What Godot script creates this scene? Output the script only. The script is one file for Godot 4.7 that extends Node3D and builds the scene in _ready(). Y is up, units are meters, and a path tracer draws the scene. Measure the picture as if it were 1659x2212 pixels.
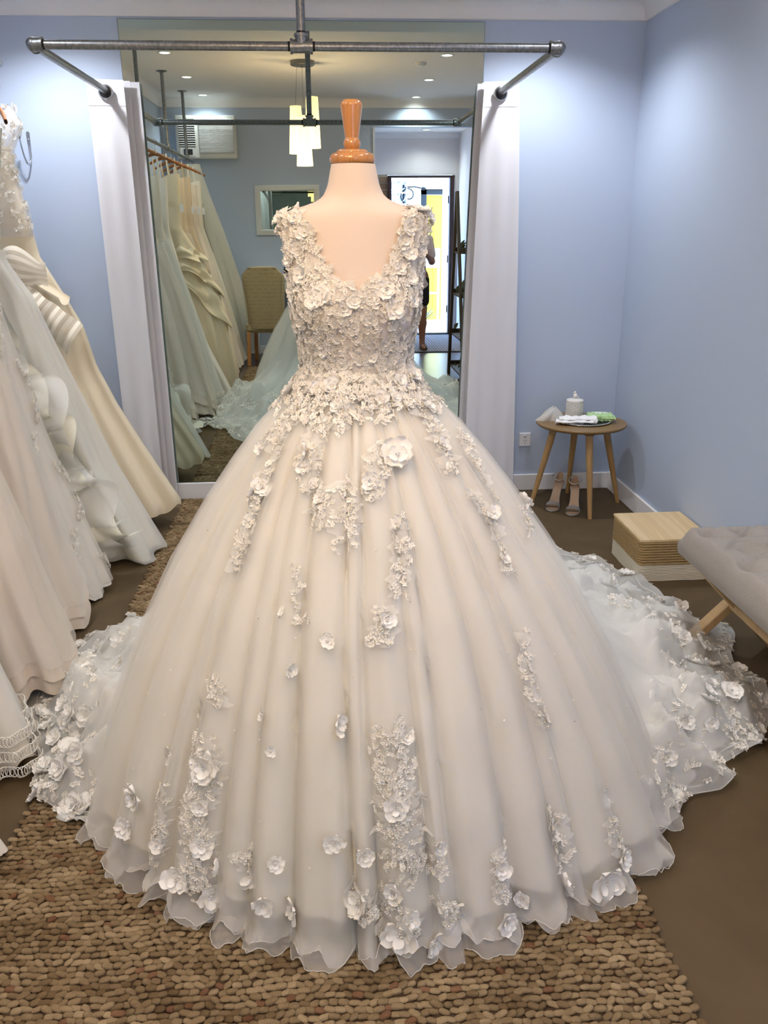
extends Node3D
# A bridal studio: a beaded ball gown on a dress form, in front of a wall mirror that shows the whole room behind the viewer.
# World: the eye stands at (0, 1.508, 0); the mirror wall is at z = BACK, the far wall of the studio at z = FAR.

const BACK := -4.781
const RIGHT := 1.69
const LEFT := -1.8
const FAR := 1.2
const CEIL := 2.9
const SOFFIT := 2.56

var M := {}
var rng := RandomNumberGenerator.new()
var used := {}

# ------------------------------------------------------------------ mesh collecting
class B:
	var v := PackedVector3Array()
	var uv := PackedVector2Array()
	var ix := PackedInt32Array()

	func tri(a: Vector3, b: Vector3, c: Vector3) -> void:
		var k := v.size()
		v.append(a); v.append(b); v.append(c)
		uv.append(Vector2(a.x, a.y)); uv.append(Vector2(b.x, b.y)); uv.append(Vector2(c.x, c.y))
		ix.append(k); ix.append(k + 1); ix.append(k + 2)

	func quad(a: Vector3, b: Vector3, c: Vector3, d: Vector3) -> void:
		var k := v.size()
		v.append(a); v.append(b); v.append(c); v.append(d)
		uv.append(Vector2(0, 0)); uv.append(Vector2(1, 0)); uv.append(Vector2(1, 1)); uv.append(Vector2(0, 1))
		ix.append(k); ix.append(k + 1); ix.append(k + 2)
		ix.append(k); ix.append(k + 2); ix.append(k + 3)

	func grid(nu: int, nv: int, f: Callable, wrap := false, flip := false) -> void:
		var k := v.size()
		var cols := nu if wrap else nu + 1
		for j in nv + 1:
			var t := float(j) / nv
			for i in cols:
				var s := float(i) / nu
				v.append(f.call(s, t))
				uv.append(Vector2(s, t))
		for j in nv:
			for i in nu:
				var a := k + j * cols + i
				var b := k + j * cols + ((i + 1) % cols if wrap else i + 1)
				var c := b + cols
				var d := a + cols
				if flip:
					ix.append(a); ix.append(c); ix.append(b)
					ix.append(a); ix.append(d); ix.append(c)
				else:
					ix.append(a); ix.append(b); ix.append(c)
					ix.append(a); ix.append(c); ix.append(d)

	func box(c: Vector3, size: Vector3, bev := 0.0, basis := Basis()) -> void:
		var h := size * 0.5
		var e := minf(bev, minf(h.x, minf(h.y, h.z)) * 0.9)
		if e <= 0.0:
			for ax in 3:
				for sg in [-1.0, 1.0]:
					var n := Vector3(); n[ax] = h[ax] * sg
					var p := Vector3(); p[(ax + 1) % 3] = h[(ax + 1) % 3]
					var q := Vector3(); q[(ax + 2) % 3] = h[(ax + 2) % 3]
					if sg < 0.0:
						var w := p; p = q; q = w
					quad(c + basis * (n - p - q), c + basis * (n - p + q), c + basis * (n + p + q), c + basis * (n + p - q))
			return
		for ax in 3:
			var a1 := (ax + 1) % 3
			var a2 := (ax + 2) % 3
			for sg in [-1.0, 1.0]:
				var n := Vector3(); n[ax] = h[ax] * sg
				var p := Vector3(); p[a1] = h[a1] - e
				var q := Vector3(); q[a2] = h[a2] - e
				if sg < 0.0:
					var w := p; p = q; q = w
				quad(c + basis * (n - p - q), c + basis * (n - p + q), c + basis * (n + p + q), c + basis * (n + p - q))
			for s1 in [-1.0, 1.0]:
				for s2 in [-1.0, 1.0]:
					var l := Vector3(); l[ax] = h[ax] - e
					var m1 := Vector3(); m1[a1] = h[a1] * s1; m1[a2] = (h[a2] - e) * s2
					var m2 := Vector3(); m2[a1] = (h[a1] - e) * s1; m2[a2] = h[a2] * s2
					if s1 * s2 > 0.0:
						quad(c + basis * (m1 - l), c + basis * (m1 + l), c + basis * (m2 + l), c + basis * (m2 - l))
					else:
						quad(c + basis * (m1 - l), c + basis * (m2 - l), c + basis * (m2 + l), c + basis * (m1 + l))
		for sx in [-1.0, 1.0]:
			for sy in [-1.0, 1.0]:
				for sz in [-1.0, 1.0]:
					var a := Vector3(h.x * sx, (h.y - e) * sy, (h.z - e) * sz)
					var b := Vector3((h.x - e) * sx, h.y * sy, (h.z - e) * sz)
					var d := Vector3((h.x - e) * sx, (h.y - e) * sy, h.z * sz)
					if sx * sy * sz > 0.0:
						tri(c + basis * a, c + basis * d, c + basis * b)
					else:
						tri(c + basis * a, c + basis * b, c + basis * d)

	# a bar of rectangular section between two points
	func bar(a: Vector3, b: Vector3, w: float, d: float, bev := 0.0, side := Vector3.RIGHT) -> void:
		var y := (b - a).normalized()
		var z := side.cross(y).normalized()
		var x := y.cross(z).normalized()
		box((a + b) * 0.5, Vector3(w, a.distance_to(b), d), bev, Basis(x, y, z))

	func tube(pts: PackedVector3Array, rad, sides := 10, caps := true) -> void:
		var n := pts.size()
		var k := v.size()
		var ref := Vector3.UP
		var t0 := (pts[1] - pts[0]).normalized()
		if absf(t0.dot(ref)) > 0.9:
			ref = Vector3.RIGHT
		var x := t0.cross(ref).normalized()
		for i in n:
			var t := (pts[mini(i + 1, n - 1)] - pts[maxi(i - 1, 0)]).normalized()
			x = (x - t * x.dot(t)).normalized()
			var y := t.cross(x)
			var r: float = rad if rad is float else rad[i]
			for j in sides:
				var a := TAU * j / sides
				v.append(pts[i] + (x * cos(a) + y * sin(a)) * r)
				uv.append(Vector2(float(j) / sides, float(i) / n))
		for i in n - 1:
			for j in sides:
				var a := k + i * sides + j
				var b := k + i * sides + (j + 1) % sides
				ix.append(a); ix.append(a + sides); ix.append(b)
				ix.append(b); ix.append(a + sides); ix.append(b + sides)
		if caps:
			for e in 2:
				var o := k + (n - 1) * sides * e
				var m := v.size()
				for j in sides:
					v.append(v[o + j]); uv.append(Vector2())
				for j in range(1, sides - 1):
					if e == 0:
						ix.append(m); ix.append(m + j); ix.append(m + j + 1)
					else:
						ix.append(m); ix.append(m + j + 1); ix.append(m + j)

	# profile of (radius, height); a repeated point makes a sharp edge
	func lathe(prof: Array, segs: int, xf := Transform3D()) -> void:
		var run: Array = []
		for i in prof.size():
			if run.size() > 1 and run[-1].is_equal_approx(prof[i]):
				_spin(run, segs, xf)
				run = []
			run.append(prof[i])
		if run.size() > 1:
			_spin(run, segs, xf)

	func _spin(run: Array, segs: int, xf: Transform3D) -> void:
		grid(segs, run.size() - 1, func(s, t):
			var p: Vector2 = run[int(round(t * (run.size() - 1)))]
			return xf * Vector3(p.x * cos(s * TAU), p.y, p.x * sin(s * TAU)), true)

	func ball(c: Vector3, r: Vector3, nu := 10, nv := 6) -> void:
		grid(nu, nv, func(s, t):
			var a: float = s * TAU
			var b: float = (t - 0.5) * PI
			return c + Vector3(cos(a) * cos(b) * r.x, sin(b) * r.y, sin(a) * cos(b) * r.z), true)

	# a flat outline given depth along z, placed by xf
	func slab(outline: PackedVector2Array, depth: float, xf := Transform3D()) -> void:
		var t := Geometry2D.triangulate_polygon(outline)
		for i in range(0, t.size(), 3):
			var a := outline[t[i]]
			var b := outline[t[i + 1]]
			var c := outline[t[i + 2]]
			if (b - a).cross(c - a) > 0.0:
				var w := b; b = c; c = w
			tri(xf * Vector3(a.x, a.y, depth), xf * Vector3(b.x, b.y, depth), xf * Vector3(c.x, c.y, depth))
			tri(xf * Vector3(a.x, a.y, 0), xf * Vector3(c.x, c.y, 0), xf * Vector3(b.x, b.y, 0))
		var n := outline.size()
		var cw := Geometry2D.is_polygon_clockwise(outline)
		for i in n:
			var a := outline[i]
			var b := outline[(i + 1) % n]
			if cw:
				var w := a; a = b; b = w
			quad(xf * Vector3(a.x, a.y, 0), xf * Vector3(a.x, a.y, depth), xf * Vector3(b.x, b.y, depth), xf * Vector3(b.x, b.y, 0))

	func add(o: B, xf := Transform3D()) -> void:
		var k := v.size()
		v.append_array(xf * o.v)
		uv.append_array(o.uv)
		for i in o.ix:
			ix.append(k + i)

	func mesh() -> ArrayMesh:
		var n := PackedVector3Array()
		n.resize(v.size())
		for i in range(0, ix.size(), 3):
			var a := ix[i]
			var b := ix[i + 1]
			var c := ix[i + 2]
			var f := (v[c] - v[a]).cross(v[b] - v[a])
			n[a] += f; n[b] += f; n[c] += f
		for i in n.size():
			n[i] = n[i].normalized() if n[i].length_squared() > 1e-20 else Vector3.UP
		var arr := []
		arr.resize(Mesh.ARRAY_MAX)
		arr[Mesh.ARRAY_VERTEX] = v
		arr[Mesh.ARRAY_NORMAL] = n
		arr[Mesh.ARRAY_TEX_UV] = uv
		arr[Mesh.ARRAY_INDEX] = ix
		var m := ArrayMesh.new()
		m.add_surface_from_arrays(Mesh.PRIMITIVE_TRIANGLES, arr)
		return m

# ------------------------------------------------------------------ nodes
func numbered(called: String) -> String:
	var k: int = used.get(called, 0)
	used[called] = k + 1
	return called if k == 0 else "%s_%03d" % [called, k]

func tag(o: Node, label := "", category := "", group := "", kind := "") -> Node:
	if label: o.set_meta("label", label)
	if category: o.set_meta("category", category)
	if group: o.set_meta("group", group)
	if kind: o.set_meta("kind", kind)
	return o

func thing(called: String, label: String, category: String, at := Vector3.ZERO, turn := 0.0, group := "") -> Node3D:
	var o := Node3D.new()
	o.name = numbered(called)
	add_child(o)
	o.position = at
	o.rotation.y = turn
	tag(o, label, category, group)
	return o

# commits a mesh as ONE named object; world coordinates inside b become local to the parent's place
func obj(called: String, b, m: Material, parent: Node = self, at := Transform3D()) -> MeshInstance3D:
	var o := MeshInstance3D.new()
	o.name = numbered(called) if parent == self else called
	o.mesh = b.mesh() if b is B else b
	o.material_override = m
	o.transform = at
	parent.add_child(o, true)
	return o

# a part whose mesh was written in world coordinates, hung under a thing that stands somewhere
func part(called: String, b: B, m: Material, parent: Node3D) -> MeshInstance3D:
	var inv := Transform3D()
	var p: Node = parent
	while p != self:
		inv = p.transform * inv
		p = p.get_parent()
	return obj(called, b, m, parent, inv.affine_inverse())

func struct(called: String, b: B, m: Material, parent: Node = self) -> MeshInstance3D:
	var o := obj(called, b, m, parent)
	if parent == self:
		o.set_meta("kind", "structure")
	return o

func many(called: String, mesh: Mesh, m: Material, xfs: Array, parent: Node, cols: Array = []) -> MultiMeshInstance3D:
	var mm := MultiMesh.new()
	mm.transform_format = MultiMesh.TRANSFORM_3D
	mm.use_colors = not cols.is_empty()
	mm.mesh = mesh
	mm.instance_count = xfs.size()
	for i in xfs.size():
		mm.set_instance_transform(i, xfs[i])
		if mm.use_colors:
			mm.set_instance_color(i, cols[i])
	var o := MultiMeshInstance3D.new()
	o.name = numbered(called) if parent == self else called
	o.multimesh = mm
	o.material_override = m
	o.set_meta("kind", "stuff")
	parent.add_child(o, true)
	return o

# ------------------------------------------------------------------ materials
func mat(key: String, c: Color, rough := 0.7, metal := 0.0) -> StandardMaterial3D:
	var m := StandardMaterial3D.new()
	m.resource_name = key
	m.albedo_color = c
	m.roughness = rough
	m.metallic = metal
	M[key] = m
	return m

func noise_tex(freq: float, ramp: Array, stretch := Vector3.ONE, octaves := 4, seed_ := 1, size := 512) -> ImageTexture:
	var n := FastNoiseLite.new()
	n.seed = seed_
	n.frequency = freq
	n.fractal_octaves = octaves
	n.noise_type = FastNoiseLite.TYPE_SIMPLEX_SMOOTH
	var g := Gradient.new()
	var offs := PackedFloat32Array()
	var cols := PackedColorArray()
	for r in ramp:
		offs.append(r[0])
		cols.append(r[1])
	g.offsets = offs
	g.colors = cols
	var im := Image.create(size, size, false, Image.FORMAT_RGB8)
	# the noise runs round a torus so that the tile has no seam
	for y in size:
		for x in size:
			var a := TAU * x / size
			var b := TAU * y / size
			var q := n.get_noise_3d(cos(a) * 40.0 * stretch.x + cos(b) * 17.0 * stretch.y, sin(a) * 40.0 * stretch.x + sin(b) * 23.0 * stretch.y, cos(b) * 40.0 * stretch.y)
			im.set_pixel(x, y, g.sample(clampf(q * 0.5 + 0.5, 0.0, 1.0)))
	return ImageTexture.create_from_image(im)

func weave_tex(n: int, size := 128) -> ImageTexture:
	var im := Image.create(size, size, false, Image.FORMAT_RGB8)
	var r := RandomNumberGenerator.new()
	r.seed = 5
	for y in size:
		for x in size:
			var u := sin(PI * x * n / size)
			var w := sin(PI * y * n / size)
			var over := (int(x * n / size) + int(y * n / size)) % 2 == 0
			var h := 0.35 + 0.5 * absf(u if over else w) + r.randf() * 0.15
			im.set_pixel(x, y, Color(h, h, h))
	return ImageTexture.create_from_image(im)

func cloth(key: String, c: Color, alpha := 1.0, back := 0.2) -> StandardMaterial3D:
	var m := mat(key, c, 0.85)
	m.metallic_specular = 0.25
	if alpha < 1.0:
		m.albedo_color.a = alpha
		m.transparency = BaseMaterial3D.TRANSPARENCY_ALPHA
		m.roughness = 1.0
	if back > 0.0:
		m.backlight_enabled = true
		m.backlight = Color(back, back, back).linear_to_srgb()
	return m

func make_materials() -> void:
	mat("blue_wall", Color8(184, 197, 218), 0.75)
	var plaster := noise_tex(0.06, [[0.0, Color(0.42, 0.42, 0.42)], [1.0, Color(0.58, 0.58, 0.58)]], Vector3.ONE, 4, 3, 256)
	for k in ["blue_wall"]:
		M[k].heightmap_enabled = true
		M[k].heightmap_texture = plaster
		M[k].heightmap_scale = 0.12
		M[k].uv1_triplanar = true
		M[k].uv1_world_triplanar = true
		M[k].uv1_scale = Vector3.ONE * 2.5
	mat("white_wall", Color8(226, 220, 220), 0.8)
	mat("ceiling_white", Color8(236, 233, 230), 0.85)
	mat("trim_white", Color8(234, 233, 234), 0.5)
	var fl := mat("vinyl_floor", Color.WHITE, 0.6)
	fl.metallic_specular = 0.3
	fl.albedo_texture = noise_tex(0.03, [[0.0, Color8(84, 69, 48)], [0.5, Color8(92, 76, 54)], [1.0, Color8(100, 83, 60)]], Vector3.ONE, 5, 8, 256)
	fl.uv1_triplanar = true
	fl.uv1_world_triplanar = true
	fl.uv1_scale = Vector3.ONE * 0.7
	mat("dark_timber", Color8(66, 46, 40), 0.28)
	var mi := mat("mirror_silver", Color8(196, 208, 199), 0.0, 1.0)
	mi.metallic_specular = 0.9
	mat("glass_edge", Color8(96, 128, 118), 0.2)
	var galv := mat("galvanised", Color.WHITE, 0.38, 0.95)
	galv.albedo_texture = noise_tex(0.09, [[0.0, Color8(96, 98, 100)], [0.45, Color8(138, 141, 144)], [1.0, Color8(186, 188, 190)]], Vector3.ONE, 5, 4, 256)
	galv.uv1_triplanar = true
	galv.uv1_scale = Vector3.ONE * 3.0
	mat("black_thread", Color8(28, 28, 28), 0.6, 0.3)
	mat("chrome", Color8(205, 208, 212), 0.14, 1.0)
	mat("gunmetal", Color8(60, 60, 64), 0.3, 0.9)
	var cu := cloth("curtain", Color8(226, 226, 232), 1.0, 0.12)
	cu.heightmap_enabled = true
	cu.heightmap_texture = weave_tex(16)
	cu.heightmap_scale = 0.05
	cu.uv1_triplanar = true
	cu.uv1_scale = Vector3.ONE * 22.0
	# the gown
	cloth("satin", Color8(249, 243, 229), 1.0, 0.05).roughness = 0.6
	cloth("tulle", Color8(248, 244, 236), 0.45, 0.15)
	cloth("tulle_fine", Color8(248, 245, 240), 0.3, 0.15)
	cloth("tulle_train", Color8(246, 245, 240), 0.5, 0.15)
	cloth("train_base", Color8(248, 247, 243), 0.86, 0.1)
	cloth("organza_hem", Color8(248, 246, 242), 0.5, 0.2)
	cloth("petal", Color8(252, 249, 244), 1.0, 0.22)
	cloth("lace", Color8(252, 247, 238), 1.0, 0.1)
	cloth("lace_net", Color8(252, 249, 244), 0.4, 0.1)
	cloth("bodice_net", Color8(244, 238, 232), 0.7, 0.0)
	var pearl := mat("pearl", Color8(236, 230, 222), 0.18, 0.25)
	pearl.clearcoat_enabled = true
	pearl.clearcoat = 0.8
	mat("crystal", Color8(226, 228, 230), 0.08, 0.7)
	var jersey := cloth("form_jersey", Color8(226, 209, 194), 1.0, 0.0)
	jersey.heightmap_enabled = true
	jersey.heightmap_texture = weave_tex(16)
	jersey.heightmap_scale = 0.02
	jersey.uv1_triplanar = true
	jersey.uv1_scale = Vector3.ONE * 26.0
	# woods: the grain runs along y of the noise tile
	for w in [["oak", Color8(196, 140, 82), Color8(166, 108, 58), 0.25], ["table_oak", Color8(142, 112, 70), Color8(112, 86, 52), 0.4], ["leg_oak", Color8(178, 142, 92), Color8(150, 116, 72), 0.45], ["pale_oak", Color8(214, 182, 134), Color8(190, 154, 106), 0.45], ["ply", Color8(222, 198, 156), Color8(196, 164, 116), 0.55], ["hanger_wood", Color8(164, 106, 60), Color8(120, 72, 36), 0.4], ["walnut", Color8(74, 58, 40), Color8(52, 40, 28), 0.5]]:
		var m := mat(w[0], Color.WHITE, w[3])
		m.albedo_texture = noise_tex(0.035, [[0.2, w[2]], [0.48, w[1]], [0.55, w[2].lerp(w[1], 0.5)], [0.8, w[1]]], Vector3(1.6, 0.12, 1), 5, hash(w[0]) % 1000, 256)
		m.uv1_triplanar = true
		m.uv1_scale = Vector3.ONE * (0.8 if w[0] == "ply" else 5.0)
	M.oak.clearcoat_enabled = true
	M.oak.clearcoat = 0.9
	M.oak.clearcoat_roughness = 0.08
	var jute := mat("jute", Color.WHITE, 0.95)
	jute.vertex_color_use_as_albedo = true
	jute.metallic_specular = 0.2
	jute.albedo_texture = noise_tex(0.3, [[0.25, Color(0.66, 0.66, 0.66)], [0.5, Color(0.92, 0.92, 0.92)], [0.75, Color(1, 1, 1)]], Vector3(1.6, 0.4, 1), 4, 31, 256)
	jute.uv1_triplanar = true
	jute.uv1_scale = Vector3.ONE * 22.0
	mat("jute_base", Color8(70, 50, 30), 0.95)
	var rope := mat("rope", Color.WHITE, 0.9)
	rope.albedo_texture = noise_tex(0.25, [[0.2, Color8(104, 80, 48)], [0.5, Color8(160, 132, 88)], [0.8, Color8(196, 168, 120)]], Vector3.ONE, 4, 6, 256)
	rope.uv1_triplanar = true
	rope.uv1_scale = Vector3.ONE * 6.0
	mat("white_cord", Color8(214, 204, 184), 0.9)
	var linen := cloth("linen", Color8(186, 180, 174), 1.0, 0.0)
	linen.albedo_texture = noise_tex(0.35, [[0.0, Color8(188, 184, 180)], [1.0, Color8(250, 250, 250)]], Vector3.ONE, 3, 2, 256)
	linen.uv1_triplanar = true
	linen.uv1_scale = Vector3.ONE * 7.0
	linen.heightmap_enabled = true
	linen.heightmap_texture = weave_tex(16)
	linen.heightmap_scale = 0.06
	mat("silver_leather", Color8(206, 204, 202), 0.3, 0.75)
	mat("nude_leather", Color8(176, 148, 122), 0.6)
	mat("porcelain", Color8(226, 222, 216), 0.25)
	mat("white_plastic", Color8(228, 228, 230), 0.4)
	mat("dark_plastic", Color8(40, 40, 44), 0.5)
	mat("grey_plastic", Color8(196, 196, 198), 0.5)
	mat("paper_white", Color8(240, 240, 240), 0.9)
	mat("pack_green", Color8(178, 214, 150), 0.35)
	mat("pack_light", Color8(226, 240, 220), 0.35)
	mat("print_dark", Color8(70, 90, 70), 0.6)
	cloth("gauze", Color8(232, 230, 224), 0.6, 0.3)
	var tr := mat("tray_metal", Color8(150, 150, 150), 0.25, 0.9)
	tr.metallic_specular = 0.6
	mat("downlight_glow", Color.WHITE, 0.5)
	M.downlight_glow.emission_enabled = true
	M.downlight_glow.emission = Color(1.0, 0.97, 0.93)
	M.downlight_glow.emission_energy_multiplier = 9.0
	mat("bulb_glow", Color.WHITE, 0.5)
	M.bulb_glow.emission_enabled = true
	M.bulb_glow.emission = Color(1.0, 0.86, 0.66)
	M.bulb_glow.emission_energy_multiplier = 8.0
	var shade := mat("paper_shade", Color8(252, 244, 226), 0.8)
	shade.emission_enabled = true
	shade.emission = Color(1.0, 0.92, 0.76)
	shade.emission_energy_multiplier = 0.8
	shade.backlight_enabled = true
	shade.backlight = Color(1.0, 0.97, 0.9)
	shade.heightmap_enabled = true
	shade.heightmap_texture = noise_tex(0.12, [[0.0, Color.BLACK], [1.0, Color.WHITE]], Vector3.ONE, 4, 9, 128)
	shade.heightmap_scale = 0.3
	shade.uv1_triplanar = true
	shade.uv1_scale = Vector3.ONE * 5.0
	mat("nickel", Color8(150, 144, 134), 0.35, 0.9)
	# the rack and the hall
	for g in [["gown_cream", Color8(238, 224, 196), 0.55], ["gown_ivory", Color8(240, 232, 216), 0.7], ["gown_mint", Color8(236, 232, 214), 0.75], ["gown_blush", Color8(238, 225, 210), 0.7], ["gown_white", Color8(244, 239, 230), 0.75], ["gown_beige", Color8(222, 204, 180), 0.75]]:
		cloth(g[0], g[1], 1.0, 0.15).roughness = g[2]
	cloth("veil", Color8(244, 239, 228), 0.4, 0.2)
	cloth("tulle_skirt", Color8(240, 236, 222), 0.5, 0.2)
	cloth("stripe_sheer", Color8(222, 210, 190), 0.75, 0.3)
	cloth("black_satin", Color8(20, 20, 22), 1.0, 0.0)
	var script := cloth("script_linen", Color.WHITE, 1.0, 0.0)
	script.albedo_texture = script_tex()
	script.uv1_triplanar = true
	script.uv1_scale = Vector3.ONE * 1.5
	mat("frame_white", Color8(216, 218, 216), 0.4)
	mat("dark_frame", Color8(52, 30, 30), 0.5)
	mat("brick_a", Color8(120, 92, 72), 0.9)
	mat("brick_b", Color8(96, 76, 62), 0.9)
	mat("brick_c", Color8(140, 112, 88), 0.9)
	mat("mortar", Color8(186, 172, 154), 0.95)
	mat("yellow_door", Color8(244, 214, 40), 0.45)
	mat("black_door_frame", Color8(34, 34, 36), 0.5)
	mat("render_white", Color8(232, 226, 218), 0.9)
	mat("paving", Color8(206, 198, 186), 0.9)
	mat("iron", Color8(28, 28, 30), 0.5, 0.6)
	cloth("grey_mat", Color8(150, 140, 138), 1.0, 0.0)
	mat("dark_binding", Color8(40, 34, 34), 0.9)
	mat("sage_leaf", Color8(126, 130, 98), 0.7)
	mat("dry_leaf", Color8(96, 92, 62), 0.8)
	mat("skin", Color8(150, 100, 76), 0.55)
	mat("hair", Color8(56, 36, 26), 0.6)
	cloth("shirt_pink", Color8(226, 206, 204), 1.0, 0.1)
	cloth("shorts_black", Color8(40, 40, 44), 1.0, 0.0)
	mat("sandal", Color8(80, 62, 56), 0.6)
	mat("eye_white", Color8(230, 228, 224), 0.3)

# printed cloth: lines of handwriting on natural linen
func script_tex() -> ImageTexture:
	var n := 512
	var im := Image.create(n, n, false, Image.FORMAT_RGB8)
	im.fill(Color8(186, 172, 140))
	var r := RandomNumberGenerator.new()
	r.seed = 12
	for row in 16:
		var y0 := row * 32 + 14
		var x := r.randi_range(0, 40)
		while x < n - 8:
			var word := r.randi_range(20, 80)
			var ph := r.randf() * TAU
			for i in word:
				var yy := y0 + int(5.0 * sin(ph + i * 0.9) * (1.8 if r.randf() < 0.08 else 1.0))
				for d in 2:
					im.set_pixel((x + i) % n, clampi(yy + d, 0, n - 1), Color8(112, 96, 70))
			x += word + r.randi_range(10, 46)
	return ImageTexture.create_from_image(im)

# ------------------------------------------------------------------ camera, sky, sun, room shell
func make_view() -> void:
	var cam := Camera3D.new()
	cam.name = "camera"
	cam.position = Vector3(0, 1.508, 0)
	cam.rotation_degrees = Vector3(-18.724, -3.95, -0.368)
	cam.fov = 62.46
	cam.near = 0.05
	cam.far = 80.0
	add_child(cam)
	cam.current = true
	var e := Environment.new()
	e.background_mode = Environment.BG_SKY
	var sky := Sky.new()
	var sm := ProceduralSkyMaterial.new()
	sm.sky_top_color = Color(0.36, 0.55, 0.86)
	sm.sky_horizon_color = Color(0.82, 0.88, 0.95)
	sm.ground_bottom_color = Color(0.5, 0.48, 0.45)
	sm.ground_horizon_color = Color(0.82, 0.88, 0.95)
	sm.sky_energy_multiplier = 5.0
	sm.ground_energy_multiplier = 2.5
	sky.sky_material = sm
	e.sky = sky
	e.tonemap_mode = Environment.TONE_MAPPER_LINEAR
	e.tonemap_exposure = 1.0
	e.sdfgi_enabled = true
	e.ssao_enabled = true
	e.ssil_enabled = true
	var we := WorldEnvironment.new()
	we.name = "world"
	we.environment = e
	add_child(we)
	var sun := DirectionalLight3D.new()
	sun.name = "sun"
	sun.light_energy = 9.0
	sun.light_color = Color(1.0, 0.95, 0.86)
	sun.light_angular_distance = 0.5
	sun.shadow_enabled = true
	add_child(sun)
	sun.look_at_from_position(Vector3(3.0, 6.0, -1.25), Vector3.ZERO)

const LAMP_E := 1.08

func downlight(p: Vector3, label: String, power := 1.0) -> void:
	var t := thing("downlight", label, "ceiling light", p, 0.0, "round recessed downlights")
	var b := B.new()
	b.lathe([Vector2(0.044, 0.0), Vector2(0.044, -0.004), Vector2(0.058, -0.006), Vector2(0.062, -0.003), Vector2(0.062, 0.0)], 28)
	obj("trim_ring", b, M.trim_white, t)
	b = B.new()
	b.lathe([Vector2(0.0, -0.003), Vector2(0.045, -0.003), Vector2(0.045, -0.001)], 24)
	obj("lens", b, M.downlight_glow, t)
	var l := SpotLight3D.new()
	l.name = "beam"
	l.position = Vector3(0, -0.012, 0)
	l.rotation_degrees.x = -90
	l.spot_angle = 72.0
	l.spot_angle_attenuation = 0.7
	l.spot_range = 9.0
	l.spot_attenuation = 2.0
	l.light_size = 0.045
	l.light_energy = LAMP_E * power
	l.light_color = Color(0.97, 0.98, 1.0)
	l.shadow_enabled = true
	t.add_child(l)

func bx(x0: float, x1: float, y0: float, y1: float, z0: float, z1: float, bev := 0.0) -> B:
	var b := B.new()
	b.box(Vector3(x0 + x1, y0 + y1, z0 + z1) * 0.5, Vector3(x1 - x0, y1 - y0, z1 - z0), bev)
	return b

# a length of cove cornice between two points under a ceiling; in points from the wall into the room
func cove(a: Vector3, b: Vector3, into: Vector3, h: float, d: float) -> B:
	var m := B.new()
	var prof: Array = [Vector2(0, -h), Vector2(0.012, -h)]
	for i in 9:
		var q := PI * 0.5 * i / 8.0
		prof.append(Vector2(0.012 + (d - 0.012) * (1.0 - cos(q)), -h + 0.008 + (h - 0.008) * sin(q)))
	prof.append(Vector2(d, 0))
	m.grid(1, prof.size() - 1, func(s, t):
		var p: Vector2 = prof[int(round(t * (prof.size() - 1)))]
		return a.lerp(b, s) + into * p.x + Vector3.UP * p.y)
	return m

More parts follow.
